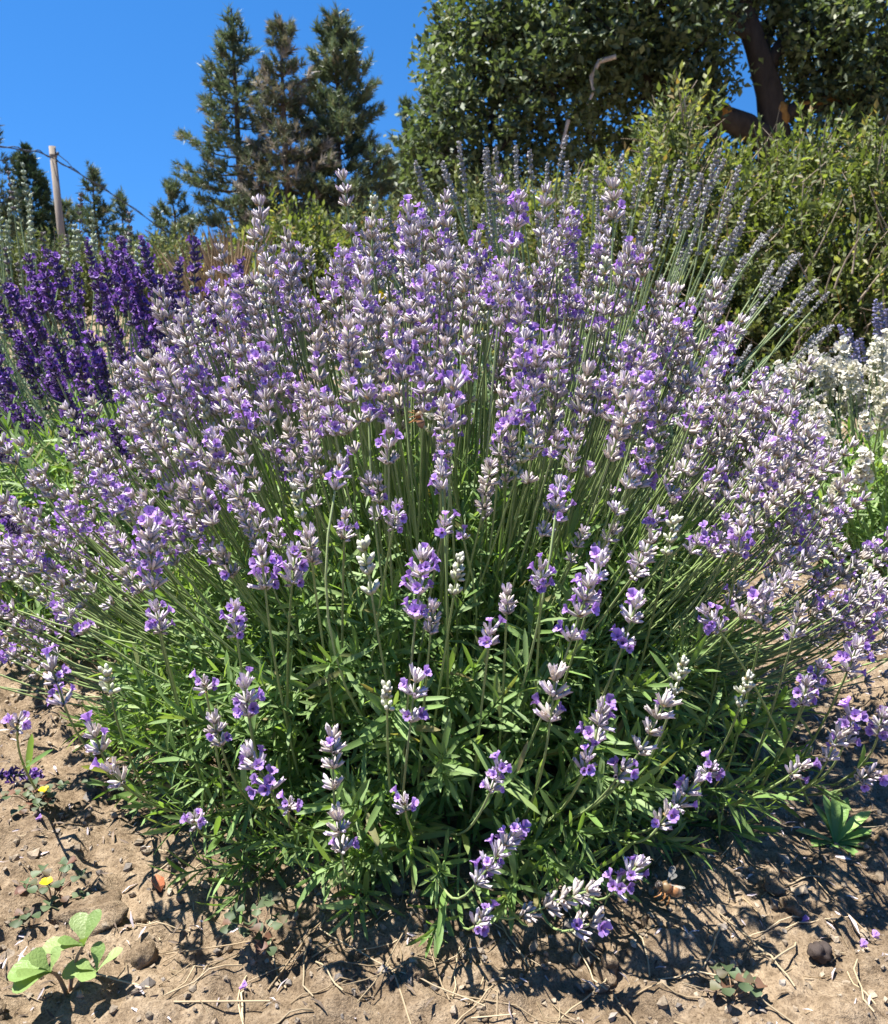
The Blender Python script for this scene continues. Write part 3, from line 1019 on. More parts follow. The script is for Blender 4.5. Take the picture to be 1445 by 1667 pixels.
oak_base = op(1235, 400) * np.array((1, 1, 0)) + (0, 0, -.05)
oak = root('oak_tree', oak_base, 'huge evergreen oak with mossy crooked limbs overhanging the shrubs', 'tree')
trunkpts = np.array([oak_base, op(1243, 330), op(1262, 230), op(1252, 150), op(1232, 80), op(1205, 0), op(1180, -110), op(1150, -230)])
obj('trunk', mesh('trunk', tube(trunkpts - oak_base, (.24, .22, .21, .18, .15, .13, .11, .06), 12), [OAKBARK]), oak)
LIMBS = [
    (((1255, 235), (1215, 205), (1160, 185), (1095, 150), (1030, 120), (960, 95), (880, 60), (800, 60)), (.22, .22, .20, .17, .15, .11, .08, .05), 13.0, 12.2),
    (((1262, 200), (1290, 180), (1340, 172), (1400, 160), (1470, 120)), (.15, .13, .11, .09, .06), 13.0, 12.8),
    (((1240, 120), (1300, 40), (1370, -40), (1450, -130)), (.16, .14, .10, .05), 13.0, 13.4),
    (((1225, 60), (1150, -10), (1060, -70), (950, -130)), (.15, .12, .09, .05), 13.0, 12.6),
    (((1160, 190), (1165, 235), (1150, 270), (1130, 330)), (.12, .10, .08, .06), 12.9, 12.6),
    (((1235, 100), (1260, 20), (1290, -80), (1310, -200)), (.13, .11, .09, .05), 13.0, 14.5),
    (((960, 95), (900, 150), (840, 210), (800, 260)), (.07, .06, .05, .03), 12.3, 12.0),
    (((1205, 0), (1230, -90), (1160, -220)), (.13, .10, .05), 13.1, 14.8),
]
limb_t = []
for pts, rad, d0, d1 in LIMBS:
    P = np.array([op(x, y, d0 + (d1 - d0) * i / (len(pts) - 1)) for i, (x, y) in enumerate(pts)])
    lo = obj('limb', mesh('limb', tube(P - oak_base, np.array(rad) * .78, 9), [OAKBARK]), oak)
    if len(limb_t) < 2:
        ti_ = np.linspace(1, 3.4, 11)
        mp_ = np.stack([np.interp(ti_, np.arange(len(P)), P[:, k]) for k in range(3)], 1)
        mr_ = np.interp(ti_, np.arange(len(P)), rad) * .62 * np.sin(np.linspace(.08, 3.06, 11)) ** .6 * (1 + .25 * np.sin(np.arange(11) * 2.3))
        obj('moss', mesh('moss', tube(mp_ - oak_base + (0, -.04, .05), mr_, 9), [MOSS]), lo)
    limb_t.append(P)
tm = trunkpts[2:5] - oak_base
obj('moss', mesh('moss', tube(np.linspace(tm[0] + (.09, -.10, .15), tm[1] + (.09, -.10, -.1), 7), (.01, .07, .10, .08, .11, .07, .01), 9), [MOSS]), oak)
for pts, rad in ((((1002, 92), (975, 100), (962, 125), (966, 150), (955, 170)), (.030, .032, .028, .022, .012)), (((925, 195), (920, 215), (912, 240)), (.025, .02, .012))):
    P = np.array([op(x, y, 11.6) for x, y in pts])
    obj('dead_limb', mesh('dead_limb', tube(P - oak_base, rad, 7), [DEADWOOD]), oak)
# crown: clumps of leaves on blobs (px, py, depth, radius m)
g = np.random.default_rng(77)
BLOB = [(790, 40, 12.6, .8), (860, -30, 12.4, 1.0), (770, 120, 12.6, .72), (730, 190, 12.7, .55), (800, 190, 12.2, .7), (745, 260, 12.4, .6), (820, 265, 12.2, .55),
        (880, 130, 12.0, .8), (900, 40, 12.2, .85), (960, 20, 12.0, .8), (885, 215, 12.2, .45), (1030, 20, 12.3, .75), (1100, 30, 12.4, .7), (1000, 60, 12.6, .6),
        (1120, 95, 12.5, .5), (1060, 85, 12.6, .5), (940, 100, 12.2, .5), (1165, 130, 12.6, .32), (1150, 40, 12.8, .5), (1215, 20, 13.2, .4), (1290, 60, 13.2, .55),
        (1340, 110, 13.0, .5), (1310, 150, 13.3, .4), (1400, 60, 12.8, .75), (1390, 150, 12.8, .6), (1450, 120, 12.6, .7), (1440, 20, 13, .8), (1350, 0, 13.4, .6),
        (1280, -40, 13.4, .7), (1180, -60, 13.2, .8), (1080, -60, 13, 1.0), (960, -100, 12.8, 1.1), (840, -130, 12.8, 1.0), (1400, -90, 13.4, 1.1), (1250, -160, 13.6, 1.2),
        (1080, -200, 13.4, 1.3), (950, 230, 13.6, .5), (1020, 180, 14.2, .7), (900, 60, 14.2, 1.1), (1060, 0, 14.6, 1.2), (820, 110, 14, 1.0), (1350, 60, 15, 1.1),
        (1000, 250, 14.2, .5), (1080, 230, 14.4, .5), (705, 270, 12.9, .45), (690, 235, 13, .35), (1500, 200, 13, .9), (1370, 215, 12.8, .5), (1430, 170, 12.6, .55), (1345, 60, 12.6, .5), (1110, 190, 13.8, .45), (1060, 150, 13.6, .6), (980, 150, 12.6, .45), (1000, 110, 12.2, .4), (1140, 150, 12.4, .3), (1090, 130, 12.3, .32), (850, 300, 12.6, .5), (930, 290, 13, .5), (1050, 290, 13.5, .6), (1180, 260, 13.6, .5), (1280, 270, 13.6, .5), (760, 310, 12.8, .5), (700, 310, 13.2, .45),  (1430, 230, 13, .6), (760, 60, 13.2, .6)]
loc, dirs, br, sz = [], [], [], []
for bx, by, D, r in BLOB:
    C = op(bx, by, D)
    n = int(116 * r * r + 20)
    for k in range(n):
        u = unit(g.normal(size=3)) * (.55 + .5 * g.random() ** .6) * r * (1, 1, .85)
        cc = C + u
        b_ = g.random()
        m = int(g.integers(9, 17))
        ax = unit(u + np.array((0, 0, .3)) + g.normal(0, .4, 3))
        for q in range(m):
            t = g.random()
            loc.append(cc + ax * (t - .5) * .30 + g.normal(0, .075, 3))
            dirs.append(ax * .6 + g.normal(0, .7, 3) + np.array((0, 0, -.1)))
            br.append(b_ * .75 + .25 * g.random()); sz.append(g.uniform(.7, 1.3))
loc, dirs, br, sz = map(np.array, (loc, dirs, br, sz))


def diamond(L, w, fold=.3, droop=.1):
    """A small far-off leaf: four faces folded along the midrib."""
    return T([(0, 0, 0), (-w / 2, fold * w / 2, L * .45), (0, -droop * L * .4, L * .45), (w / 2, fold * w / 2, L * .45), (0, -droop * L, L)],
             [(0, 2, 1), (0, 3, 2), (1, 2, 4), (2, 3, 4)], (), 0, 0, [0, .45, .45, .45, 1])


OL = [diamond(.110, .060, .25, c) for c in (.2, -.1)]
parts = []
for k in range(2):
    s = np.arange(len(loc)) % 2 == k
    parts.append(OL[k].stamp(frames(dirs[s], g.normal(0, .7, s.sum()), up=(0, 0, 1)), loc[s] - oak_base, sz[s], br[s]))
obj('crown', mesh('crown', merge(parts), [OAKLEAF]), oak)
# branchlets through the crown
bl = []
allp = np.concatenate(limb_t + [trunkpts[3:]])
for bx, by, D, r in BLOB:
    C = op(bx, by, D)
    near = allp[np.argmin(np.linalg.norm(allp - C, axis=1))]
    mid = (near + C) / 2 + g.normal(0, .12, 3)
    bl.append(tube(bez(near, mid, C, 6) - oak_base, np.linspace(.05, .02, 6), 5))
    for q in range(5):
        e = C + unit(g.normal(size=3)) * r * .8
        bl.append(tube(bez(C, (C + e) / 2 + g.normal(0, .08, 3), e, 4) - oak_base, np.linspace(.02, .006, 4), 4))
obj('branches', mesh('branches', merge(bl), [OAKBARK]), oak, 'stuff')

# ------------------------------------------------------------------ leafy shrubs
SHRUB = plant_mat('shrub leaf', [(0, (0.090, 0.118, 0.034)), (.45, (0.140, 0.172, 0.054)), (.85, (0.20, 0.225, 0.082)), (.95, (0.26, 0.25, 0.12)), (1, (0.34, 0.22, 0.08))], rough=.55, trans=.40, tcol=(1.5, 1.6, .6), spec=.45, vary=.3)
SHRUB_OLIVE = plant_mat('olive shrub leaf', [(0, (0.085, 0.110, 0.034)), (.6, (0.135, 0.165, 0.052)), (.95, (0.19, 0.21, 0.075)), (1, (0.30, 0.19, 0.08))], rough=.5, trans=.3, spec=.4, vary=.3)
TWIG = rough_mat('pale dry twig', (0.20, 0.15, 0.10), (0.40, 0.33, 0.25), 40, .9, .3, .004, (1, 1, .3))


def pinnate(seed, H=.26, n=14, L=.052, w=.021):
    g = np.random.default_rng(seed)
    out = [tube(((0, 0, -.08), (0, 0, H)), (.005, .002), 3)]
    for k in range(n):
        u = (k + .5) / n
        az = (k % 2) * math.pi + g.normal(0, .5)
        tl = math.radians(np.clip(72 - 45 * u + g.normal(0, 14), 5, 100))
        d = np.array((math.cos(az) * math.sin(tl), math.sin(az) * math.sin(tl), math.cos(tl)))
        out.append(diamond(L * 1.05, w * 1.15, .3, g.uniform(-.1, .25)).stamp(frames(d, g.normal(0, .5), up=(0, 0, 1)), (0, 0, H * u), g.uniform(.7, 1.15), [g.random() * .3]))
    return merge(out)


SPRIG = [pinnate(60 + i) for i in range(4)]


def shrub(base, blobs, label, seed, mat=SHRUB, dens=170, size=1.0, twigs=6):
    g = np.random.default_rng(seed)
    base = np.array(base, float)
    b = root('shrub', base, label, 'shrub')
    loc, dirs, st = [], [], []
    for cx, cy, cz, r in blobs:
        C = np.array((cx, cy, cz))
        n = int(dens * r * r * 5 + 20)
        u = unit(g.normal(size=(n, 3)))
        P = base + C + u * r * (.45 + .55 * g.random((n, 1)) ** .5) * (1, 1, .95)
        ok = P[:, 2] > .03
        loc.append(P[ok]); dirs.append((u * .8 + np.array((0, 0, .75)) + g.normal(0, .35, u.shape))[ok])
        for q in range(4):
            e = C + unit(g.normal(size=3) + (0, 0, .8)) * r * .7
            st.append(tube(bez((C[0] * .3, C[1] * .3, 0), C * (.7, .7, .5), e, 6), np.linspace(.022, .006, 6), 5))
        for q in range(int(110 * r)):      # fine bare twigs among the leaves
            u_ = unit(g.normal(size=3)); P = C + u_ * r * g.uniform(.7, 1.02)
            if P[2] + base[2] > .05:
                e = P + unit(u_ * .6 + g.normal(0, .6, 3) + (0, 0, .6)) * g.uniform(.10, .32)
                st.append(tube(bez(P, (P + e) / 2 + g.normal(0, .02, 3), e, 4), np.linspace(.0042, .0018, 4), 3, var=g.random()))
    loc, dirs = np.concatenate(loc), np.concatenate(dirs)
    parts = []
    ti = np.arange(len(loc))
    R = frames(dirs, g.uniform(0, 6.28, len(loc)))
    for k in range(4):
        s = ti % 4 == k
        parts.append(SPRIG[k].stamp(R[s], loc[s] - base, g.uniform(.7, 1.25, s.sum()) * size, g.random(s.sum()) * .7))
    obj('foliage', mesh('foliage', merge(parts), [mat]), b, 'stuff')
    obj('branches', mesh('branches', merge(st), [TWIG]), b, 'stuff')
    for q in range(twigs):        # dead sticks standing out of the leaves
        cx, cy, cz, r = blobs[int(g.integers(len(blobs)))]
        P = np.array((cx, cy, cz)) + np.array((g.normal(0, .5), -.98, g.uniform(-.5, .5))) * r
        d = unit((g.normal(0, .5), -.2, 1.0)) * g.uniform(.15, .38)
        obj('dead_twig', mesh('dead_twig', tube(bez(P, P + d * .5 + g.normal(0, .03, 3), P + d, 5), np.linspace(.006, .0025, 5), 5), [TWIG]), b)
    return b


SD = 6.6


def blobs_at(base, lst):
    out = []
    for px, py, D, r in lst:
        f = .80 if D < 7.7 else 1.0
        P = at_y(px, py + (60 if py < 420 else 40), D * f) - base
        out.append((P[0], P[1], max(P[2], .12), r * f))
    return out


SHRUBS = [
    ((1100, 6.6), [(1095, 165, 6.7, .17), (1100, 215, 6.7, .22), (1060, 280, 6.6, .36), (1130, 300, 6.5, .40), (1080, 370, 6.4, .45), (1150, 420, 6.3, .5), (1040, 350, 6.5, .35), (1090, 470, 6.3, .4)],
     'upright leafy shrub with a pointed yellowing top under the oak limb', SHRUB, 9),
    ((1260, 6.4), [(1230, 300, 6.5, .42), (1290, 270, 6.5, .30), (1325, 215, 6.5, .20), (1250, 390, 6.2, .55), (1330, 350, 6.2, .5), (1210, 470, 6.1, .45), (1300, 480, 6.0, .5), (1250, 545, 6.0, .35)],
     'broad leafy shrub with pale dry sticks behind the white lavender', SHRUB, 12),
    ((1430, 6.2), [(1400, 300, 6.2, .38), (1455, 235, 6.2, .32), (1420, 400, 5.9, .55), (1480, 350, 6.0, .6), (1400, 490, 5.8, .5), (1470, 500, 5.7, .5), (1360, 560, 5.8, .3)],
     'tangled leafy shrub with many bare twigs at the end of the row', SHRUB, 26),
    ((955, 7.4), [(930, 330, 7.4, .36), (995, 290, 7.4, .26), (900, 370, 7.2, .45), (960, 400, 7.0, .55), (1020, 430, 6.9, .45), (870, 340, 7.5, .3), (940, 500, 6.9, .4)],
     'low leafy shrub behind the tall slate lavender', SHRUB, 4),
    ((800, 8.6), [(760, 345, 8.6, .42), (830, 330, 8.6, .45), (700, 360, 8.6, .42), (790, 420, 8.3, .55), (870, 420, 8.2, .5), (720, 430, 8.3, .5)],
     'shaded leafy shrub below the drooping oak foliage', SHRUB_OLIVE, 3),
    ((600, 9.4), [(560, 375, 9.4, .40), (620, 365, 9.4, .42), (660, 385, 9.3, .42), (590, 430, 9.2, .5), (650, 450, 9.1, .5), (530, 410, 9.4, .4)],
     'olive leafed shrub at the foot of the dense dark pine', SHRUB_OLIVE, 3),
    ((480, 8.2), [(480, 350, 8.2, .24), (455, 385, 8.1, .30), (510, 385, 8.2, .32), (470, 440, 8.0, .42), (525, 450, 8.0, .4), (430, 420, 8.1, .3)],
     'small bright green shrub beside the dry grass', SHRUB, 2),
    ((270, 11.), [(250, 405, 11, .42), (310, 400, 11, .42), (200, 425, 11, .42), (260, 460, 10.8, .55), (340, 450, 10.8, .5)],
     'dull olive shrub low under the short bushy pine', SHRUB_OLIVE, 2),
    ((70, 11.), [(20, 420, 11, .5), (90, 425, 11, .45), (130, 430, 11, .42), (60, 470, 10.8, .55)],
     'dull olive shrub low around the utility pole', SHRUB_OLIVE, 2),
]
for i, ((px, D), bl_, lab, mt, tw) in enumerate(SHRUBS):
    f = .80 if D < 7.7 else 1.0
    if D < 7.7:      # skirt of low branches
        bl_ = bl_ + [(px - 90, 560, D * .94, .36), (px, 580, D * .92, .38), (px + 90, 560, D * .93, .36)]
    b = at_y(px, 500, D * f) * np.array((1, 1, 0))
    shrub(b, blobs_at(b, bl_), lab, 300 + i, mt, twigs=tw, dens=170 if D < 7.7 else 125, size=.85 if D < 7.7 else 1.15)

# ------------------------------------------------------------------ dry grass
DRY = plant_mat('dry grass blade', [(0, (0.26, 0.18, 0.10)), (1, (0.44, 0.33, 0.20))], rough=.7, trans=.25, vary=.25)
for px, D, n, h0, lab in ((372, 7.0, 150, 1.05, 'tuft of tall tan dry grass beside the small bright shrub'), (325, 7.4, 60, .95, 'thinner tuft of tan dry grass below the tall open pine')):
    g = np.random.default_rng(int(px))
    base = at_y(px, 500, D) * np.array((1, 1, 0))
    b = root('dry_grass', base, lab, 'grass')
    for k in range(n):
        a, r_ = g.uniform(0, 6.28), abs(g.normal(0, .12))
        p0 = np.array((math.cos(a) * r_, math.sin(a) * r_, 0)); h = h0 * g.uniform(.75, 1.1)
        tip = p0 + np.array((math.cos(a) * .12 + g.normal(.02, .08), math.sin(a) * .12, h))
        pth = bez(p0, p0 + (0, 0, h * .6), tip, 6)
        obj('grass_blade', mesh('grass_blade', tube(pth, (.0028, .003, .0028, .004, .009, .001), 3, var=g.random()), [DRY]), b)

# ------------------------------------------------------------------ utility pole and cable
POLEWOOD = rough_mat('weathered pole wood', (0.15, 0.125, 0.10), (0.27, 0.235, 0.195), 12, .9, .5, .01, (6, 6, .3))
DARKMETAL = rough_mat('dark fitting', (0.04, 0.04, 0.045), (0.08, 0.08, 0.085), 30, .5, .1, .002)
CABLE = rough_mat('grey blue cable', (0.035, 0.05, 0.075), (0.06, 0.075, 0.10), 30, .6, .1, .002)
PD = 20.0
ptop = at_y(84.5, 238, PD)
pbase = np.array((ptop[0], PD, -.1))
pole = root('utility_pole', pbase, 'weathered bare wooden utility pole holding a sagging cable', 'pole')
ph = ptop[2] + .1
obj('shaft', mesh('shaft', tube(((0, 0, 0), (0, 0, ph * .5), (0, 0, ph)), (.088, .080, .070), 14, cap=True), [POLEWOOD]), pole)
obj('clamp_band', mesh('clamp_band', tube(((0, 0, ph - .235), (0, 0, ph - .17)), (.080, .078), 14), [POLEWOOD]), pole)
obj('insulator', mesh('insulator', tube(((.08, -.02, ph - .19), (.11, -.02, ph - .16), (.13, -.02, ph - .12)), (.02, .035, .02), 8, cap=True), [DARKMETAL]), pole)
obj('bracket', mesh('bracket', tube(((.06, -.05, ph - .33), (.12, -.05, ph - .31)), (.016, .014), 6, cap=True), [DARKMETAL]), pole)
ca = np.array([at_y(x, y, D) for x, y, D in ((-60, 233, 18), (0, 238, 18.6), (35, 244, 19.1), (62, 247, 19.5), (83, 256, 19.88), (98, 265, 20.1), (125, 280, 21), (160, 302, 22.5), (200, 328, 24.5), (240, 356, 27), (300, 398, 30))])
tt_ = np.linspace(0, len(ca) - 1, 60)
cw = np.stack([np.interp(tt_, np.arange(len(ca)), ca[:, k]) for k in range(3)], 1)
cable = root('cable', cw[0], 'dark twisted cable sagging from the wooden pole across the sky', 'cable')
ph_ = np.linspace(0, 46, 60)
obj('strand', mesh('strand', tube(cw - cw[0], .014, 5), [CABLE]), cable)
obj('strand', mesh('strand', tube(cw - cw[0] + np.stack((0 * ph_, .025 * np.cos(ph_), .03 * np.sin(ph_) + .012), 1), .012, 5), [CABLE]), cable)
sp_ = np.array([at_y(x, y, D) for x, y, D in ((92, 250, 19.9), (100, 256, 20.2), (110, 264, 20.6), (120, 276, 21))])
obj('tie_wire', mesh('tie_wire', tube(sp_ - cw[0], .010, 4), [CABLE]), cable)

# ------------------------------------------------------------------ soil clods, litter, straw
def lump(seed, sub=2, rough_=.28, flat=.75):
    import bmesh
    bm = bmesh.new()
    bmesh.ops.create_icosphere(bm, subdivisions=sub, radius=1)
    g = np.random.default_rng(seed)
    v = np.array([x.co[:] for x in bm.verts]); f = np.array([[w.index for w in x.verts] for x in bm.faces])
    bm.free()
    ph = g.uniform(0, 6, (4, 3)); fr = g.normal(0, 2.4, (4, 3)); am = rough_ * .5 ** np.arange(4) * 1.2
    k = 1 + sum(am[i] * np.sin(v @ (fr[i] * (1 + i)) + ph[i, 0]) for i in range(4))
    k += g.normal(0, .05, len(v))
    return T(v * k[:, None] * np.array((1, g.uniform(.7, 1), flat)), f)


CLOD = rough_mat('dry clod', (0.17, 0.13, 0.09), (0.31, 0.255, 0.19), 120, .95, .8, .003, vary=.25)
CRUST = rough_mat('crusty clod', (0.18, 0.138, 0.095), (0.36, 0.295, 0.215), 5, .95, 1.0, .0012, vary=.15)
PEBBLE = rough_mat('worn stone', (0.16, 0.13, 0.105), (0.27, 0.235, 0.195), 5, .9, .6, .0008, vary=.3)
STONE = rough_mat('grey stone', (0.13, 0.11, 0.095), (0.26, 0.23, 0.20), 90, .85, .6, .002, vary=.3)
LUMPS = [lump(i, 1, .35) for i in range(6)]
LUMPS_FINE = [lump(20 + i, 2, .35) for i in range(5)]
LUMPS_FINE = [lump(20 + i, 3, .38) for i in range(5)]
CLOD_MESH = [mesh('clod', T(t.v * .0075, t.tri), [SOIL]) for t in LUMPS_FINE]
STONE_MESH = [mesh('stone', t, [PEBBLE]) for t in LUMPS_FINE]
g = np.random.default_rng(5)


def scatter(n, g, lo=(-1.0, .50), hi=(1.0, 2.0)):
    """Points on the open soil in front of and beside the bush."""
    xy = g.uniform(lo, hi, (n * 3, 2))
    keep = (((xy[:, 0] - BASE[0]) / .36) ** 2 + ((xy[:, 1] - BASE[1]) / .29) ** 2 > 1) & (np.abs(xy[:, 0]) < .16 + xy[:, 1] * .62)
    xy = xy[keep][:n]
    return np.c_[xy, soil_z(xy[:, 0], xy[:, 1])]


P = scatter(8500, g)
s = np.clip(g.lognormal(math.log(.0021), .5, len(P)), .0013, .0085)
parts = []
for k in range(6):
    q = np.arange(len(P)) % 6 == k
    parts.append(LUMPS[k].stamp(frames(g.normal(size=(q.sum(), 3))), P[q] + np.c_[0 * s[q], 0 * s[q], s[q] * .3], s[q], g.random(q.sum())))
gr = merge(parts)
dark = g.random(len(gr.tri) // 20) < .16
gr.mt = np.repeat(dark.astype(int), 20)
obj('gravel', mesh('gravel', gr, [CLOD, STONE], False), kind='stuff')

P = scatter(70, g, (-.75, .55), (.75, 1.35))
NAMED = np.array([ground_at(*q)[:2] for q in ((135, 1492), (230, 1552), (258, 1444), (1330, 1571), (108, 1600), (1358, 1375), (190, 1205), (60, 1318), (85, 1468), (425, 1560), (1190, 1642))])
P = P[np.min(np.linalg.norm(P[:, None, :2] - NAMED[None], axis=2), axis=1) > .045]
for i, q in enumerate(P):
    st_ = g.random() < .14
    r_ = float(np.clip(g.lognormal(math.log(.0072), .35), .005, .016))
    o = obj('stone' if st_ else 'soil_clod', (STONE_MESH if st_ else CLOD_MESH)[i % 5], M=M4(frames(unit(g.normal(size=3)))[0], q + (0, 0, r_ * .25), r_ if st_ else r_ / .0075))
    if st_:
        tag(o, 'small rounded grey stone lying on the dry tan soil', 'stone', 'small grey stones on the soil')
    else:
        tag(o, 'small crumbly tan clod lying loose on the dry soil', 'clod', 'small clods on the soil')

# pieces one can point at
c = ground_at(135, 1492)
big = lump(70, 4, .26, .42)
big.v *= np.array((1.15, .9, 1.0)) * .032
tag(obj('soil_clod', mesh('soil_clod', big, [SOIL]), M=M4(np.eye(3), (c[0], c[1], soil_z(c[0], c[1]) + .006))), 'big flat crusty tan clod between the yellow flowered weed and the green seedling', 'clod')
c = ground_at(230, 1552)
tag(obj('soil_clod', mesh('soil_clod', T(lump(71, 3, .2, .95).v * .012, lump(71, 3, .2, .95).tri), [SOIL]), M=M4(np.eye(3), (c[0], c[1], soil_z(c[0], c[1]) + .006))), 'round pale clod on its own right of the green seedling'.replace('right of', 'beside'), 'clod')
BRICK = rough_mat('orange brick', (0.42, 0.13, 0.06), (0.58, 0.22, 0.11), 200, .85, .4, .001)
c = ground_at(258, 1444)
tag(obj('brick_chip', mesh('brick_chip', lump(72, 1, .2, .55), [BRICK], False), M=M4(frames((.3, -.2, 1))[0], (c[0], c[1], soil_z(c[0], c[1]) + .006), .0095)), 'small orange red brick chip lying on the soil', 'chip')
DARKPOD = rough_mat('dark pod', (0.03, 0.022, 0.02), (0.08, 0.06, 0.05), 150, .7, .5, .001)
c = ground_at(1330, 1571)
tag(obj('seed_pod', mesh('seed_pod', lump(73, 3, .2, .85), [DARKPOD]), M=M4(np.eye(3), (c[0], c[1], soil_z(c[0], c[1]) + .006), .0095)), 'round dark seed pod lying on the sunny soil', 'seed pod')
PETAL_FALL = [COROLLA]
for (px, py) in ((390, 1620), (1303, 1520), (1418, 1540), (1398, 1560), (60, 1350), (1310, 1240)):
    c = ground_at(px, py)
    tag(obj('fallen_flower', mesh('fallen_flower', corolla_piece(0, .0068).mat(0), PETAL_FALL), M=M4(frames((.7, .5, .2))[0], (c[0], c[1], soil_z(c[0], c[1]) + .004))),
        'single lilac floret fallen on the dry soil', 'flower', 'fallen florets on the soil')

# fine litter: chips, dead leaves, calyces
CHIP = rough_mat('dark wood chip', (0.07, 0.052, 0.04), (0.20, 0.155, 0.12), 80, .9, .4, .002, vary=.45)
FADED = rough_mat('faded calyx litter', (0.36, 0.31, 0.34), (0.52, 0.46, 0.46), 200, .9, .2, .001, vary=.3)
P = scatter(5200, g)
d = np.c_[g.normal(size=(len(P), 2)), g.normal(0, .25, len(P))]
parts = []
for k in range(3):
    q = np.arange(len(P)) % 3 == k
    t = leaf(.011, (.0026, .0022, .0018)[k], ((0, .4), (.5, 1.0), (1, .15)), .5, .6, (0, 1, 0)[k])
    parts.append(t.stamp(frames(d[q], g.normal(0, .5, q.sum()), up=(0, 0, 1)), P[q] + (0, 0, .003), np.clip(g.lognormal(-.15, .4, q.sum()), .35, 1.7), g.random(q.sum())))
obj('litter', mesh('litter', merge(parts), [CHIP, FADED]), kind='stuff')
STRAW = plant_mat('straw', [(0, (0.26, 0.19, 0.11)), (1, (0.42, 0.34, 0.22))], rough=.6, trans=.1, vary=.3)
P = scatter(900, g)
parts = []
for q in P:
    a = g.uniform(0, 6.28); L = g.uniform(.012, .035)
    e = q + np.array((math.cos(a) * L, math.sin(a) * L, 0)); e[2] = soil_z(e[0], e[1]) + .003
    m_ = (q + e) / 2 + np.array((g.normal(0, .004), g.normal(0, .004), .003))
    parts.append(tube(bez(q + (0, 0, .003), m_, e, 4), .0006, 3, var=g.random()))
obj('straw_litter', mesh('straw_litter', merge(parts), [STRAW]), kind='stuff')
cx_ = [(430, 1560, 60, .10), (560, 1610, 30, .12), (660, 1580, 70, .10), (350, 1600, 50, .10), (280, 1570, 10, .10), (760, 1640, 140, .09), (1180, 1590, 150, .13), (1300, 1630, 120, .10), (900, 1650, 60, .10), (1120, 1540, 130, .09), (480, 1640, 100, .1), (1380, 1470, 20, .1)]
for i in range(66):
    if i < 46:
        bx, by, ang, L = cx_[i % len(cx_)]
        q = ground_at(bx + g.normal(0, 70), min(by + g.normal(0, 30), 1690)); a = math.radians(ang + g.normal(0, 35)); L = L * g.uniform(.4, 1.1)
    else:
        q = scatter(40, g, (-.7, .6), (.7, 1.5))[0]; a = g.uniform(0, 6.28); L = g.uniform(.04, .09)
    pts = []
    for t in np.linspace(-.5, .5, 6):
        x, y = q[0] + math.cos(a + t * g.normal(0, .25)) * L * t, q[1] + math.sin(a) * L * t
        pts.append((x, y, 0))
    pts = np.array(pts)
    zz = soil_z(pts[:, 0], pts[:, 1])
    pts[:, 2] = np.maximum(zz, np.linspace(zz[0], zz[-1], 6)) + .0025
    o2 = mesh('straw_stalk', tube(pts - pts[0], g.uniform(.0006, .0011), 4, var=g.random()), [STRAW])
    tag(obj('straw_stalk', o2, M=Matrix.Translation(tuple(pts[0]))), 'thin dry straw stalk lying on the bare soil', 'straw', 'straw stalks on the soil')

# ------------------------------------------------------------------ weeds
WEED = plant_mat('bright weed leaf', [(0, (0.17, 0.26, 0.075)), (.6, (0.23, 0.32, 0.11)), (1, (0.28, 0.36, 0.15))], rough=.45, trans=.3, tcol=(1.3, 1.4, .5), spec=.4, vary=.15, bump=.4, bscale=350)
WEED_DARK = plant_mat('deep green weed leaf', [(0, (0.15, 0.27, 0.07)), (1, (0.24, 0.37, 0.11))], rough=.45, trans=.3, vary=.2, bump=.3, bscale=300)
SORREL = plant_mat('sorrel leaf', [(0, (0.060, 0.095, 0.042)), (.55, (0.085, 0.115, 0.055)), (.78, (0.12, 0.080, 0.050)), (1, (0.15, 0.065, 0.04))], rough=.55, trans=.25, vary=.25)
YELLOW = plant_mat('yellow petal', [(0, (0.75, 0.50, 0.02)), (1, (0.85, 0.66, 0.04))], rough=.5, trans=.3, tcol=(1, 1, .5), vary=.1)
RED_STEM = plant_mat('pinkish stem', [(0, (0.30, 0.22, 0.12)), (1, (0.38, 0.22, 0.15))], rough=.6, trans=.1)

c0 = ground_at(108, 1600); c0[2] = soil_z(c0[0], c0[1])
weed = root('weed_seedling', c0, 'bright green seedling with paddle shaped leaves in three rosettes on bare soil', 'weed')
for (rx, ry, h, lv) in (
    (68, 1568, .045, ((-165, 1.25, .035, .026), (150, 1.35, .036, .026), (-105, .75, .043, .020), (55, .35, .022, .013), (180, .5, .026, .020), (215, 1.5, .032, .022))),
    (122, 1525, .050, ((-160, 1.2, .035, .022), (120, .7, .030, .018), (62, .55, .032, .015), (200, .9, .024, .013), (-60, .3, .014, .008))),
    (143, 1567, .030, ((30, .85, .028, .012), (95, .45, .025, .013), (-100, 1.0, .024, .018), (180, .9, .020, .013), (-170, 1.3, .030, .024))),
):
    c = ground_at(rx + 14, ry + 14, h + c0[2])
    obj('stalk', mesh('stalk', tube(bez((0, 0, -.01), (c - c0) * (.3, .3, .7), c - c0, 5), (.002, .002, .0018, .0016, .0013), 6), [RED_STEM]), weed)
    for az, tl, L, w in lv:
        a = math.radians(az)
        d = np.array((math.cos(a) * math.sin(tl), math.sin(a) * math.sin(tl), math.cos(tl)))
        obj('leaf', mesh('weed_leaf', leaf(L, w, PADDLE, .45, .22), [WEED]), weed, M=M4(frames(d, up=(0, 0, 1))[0], c - c0))

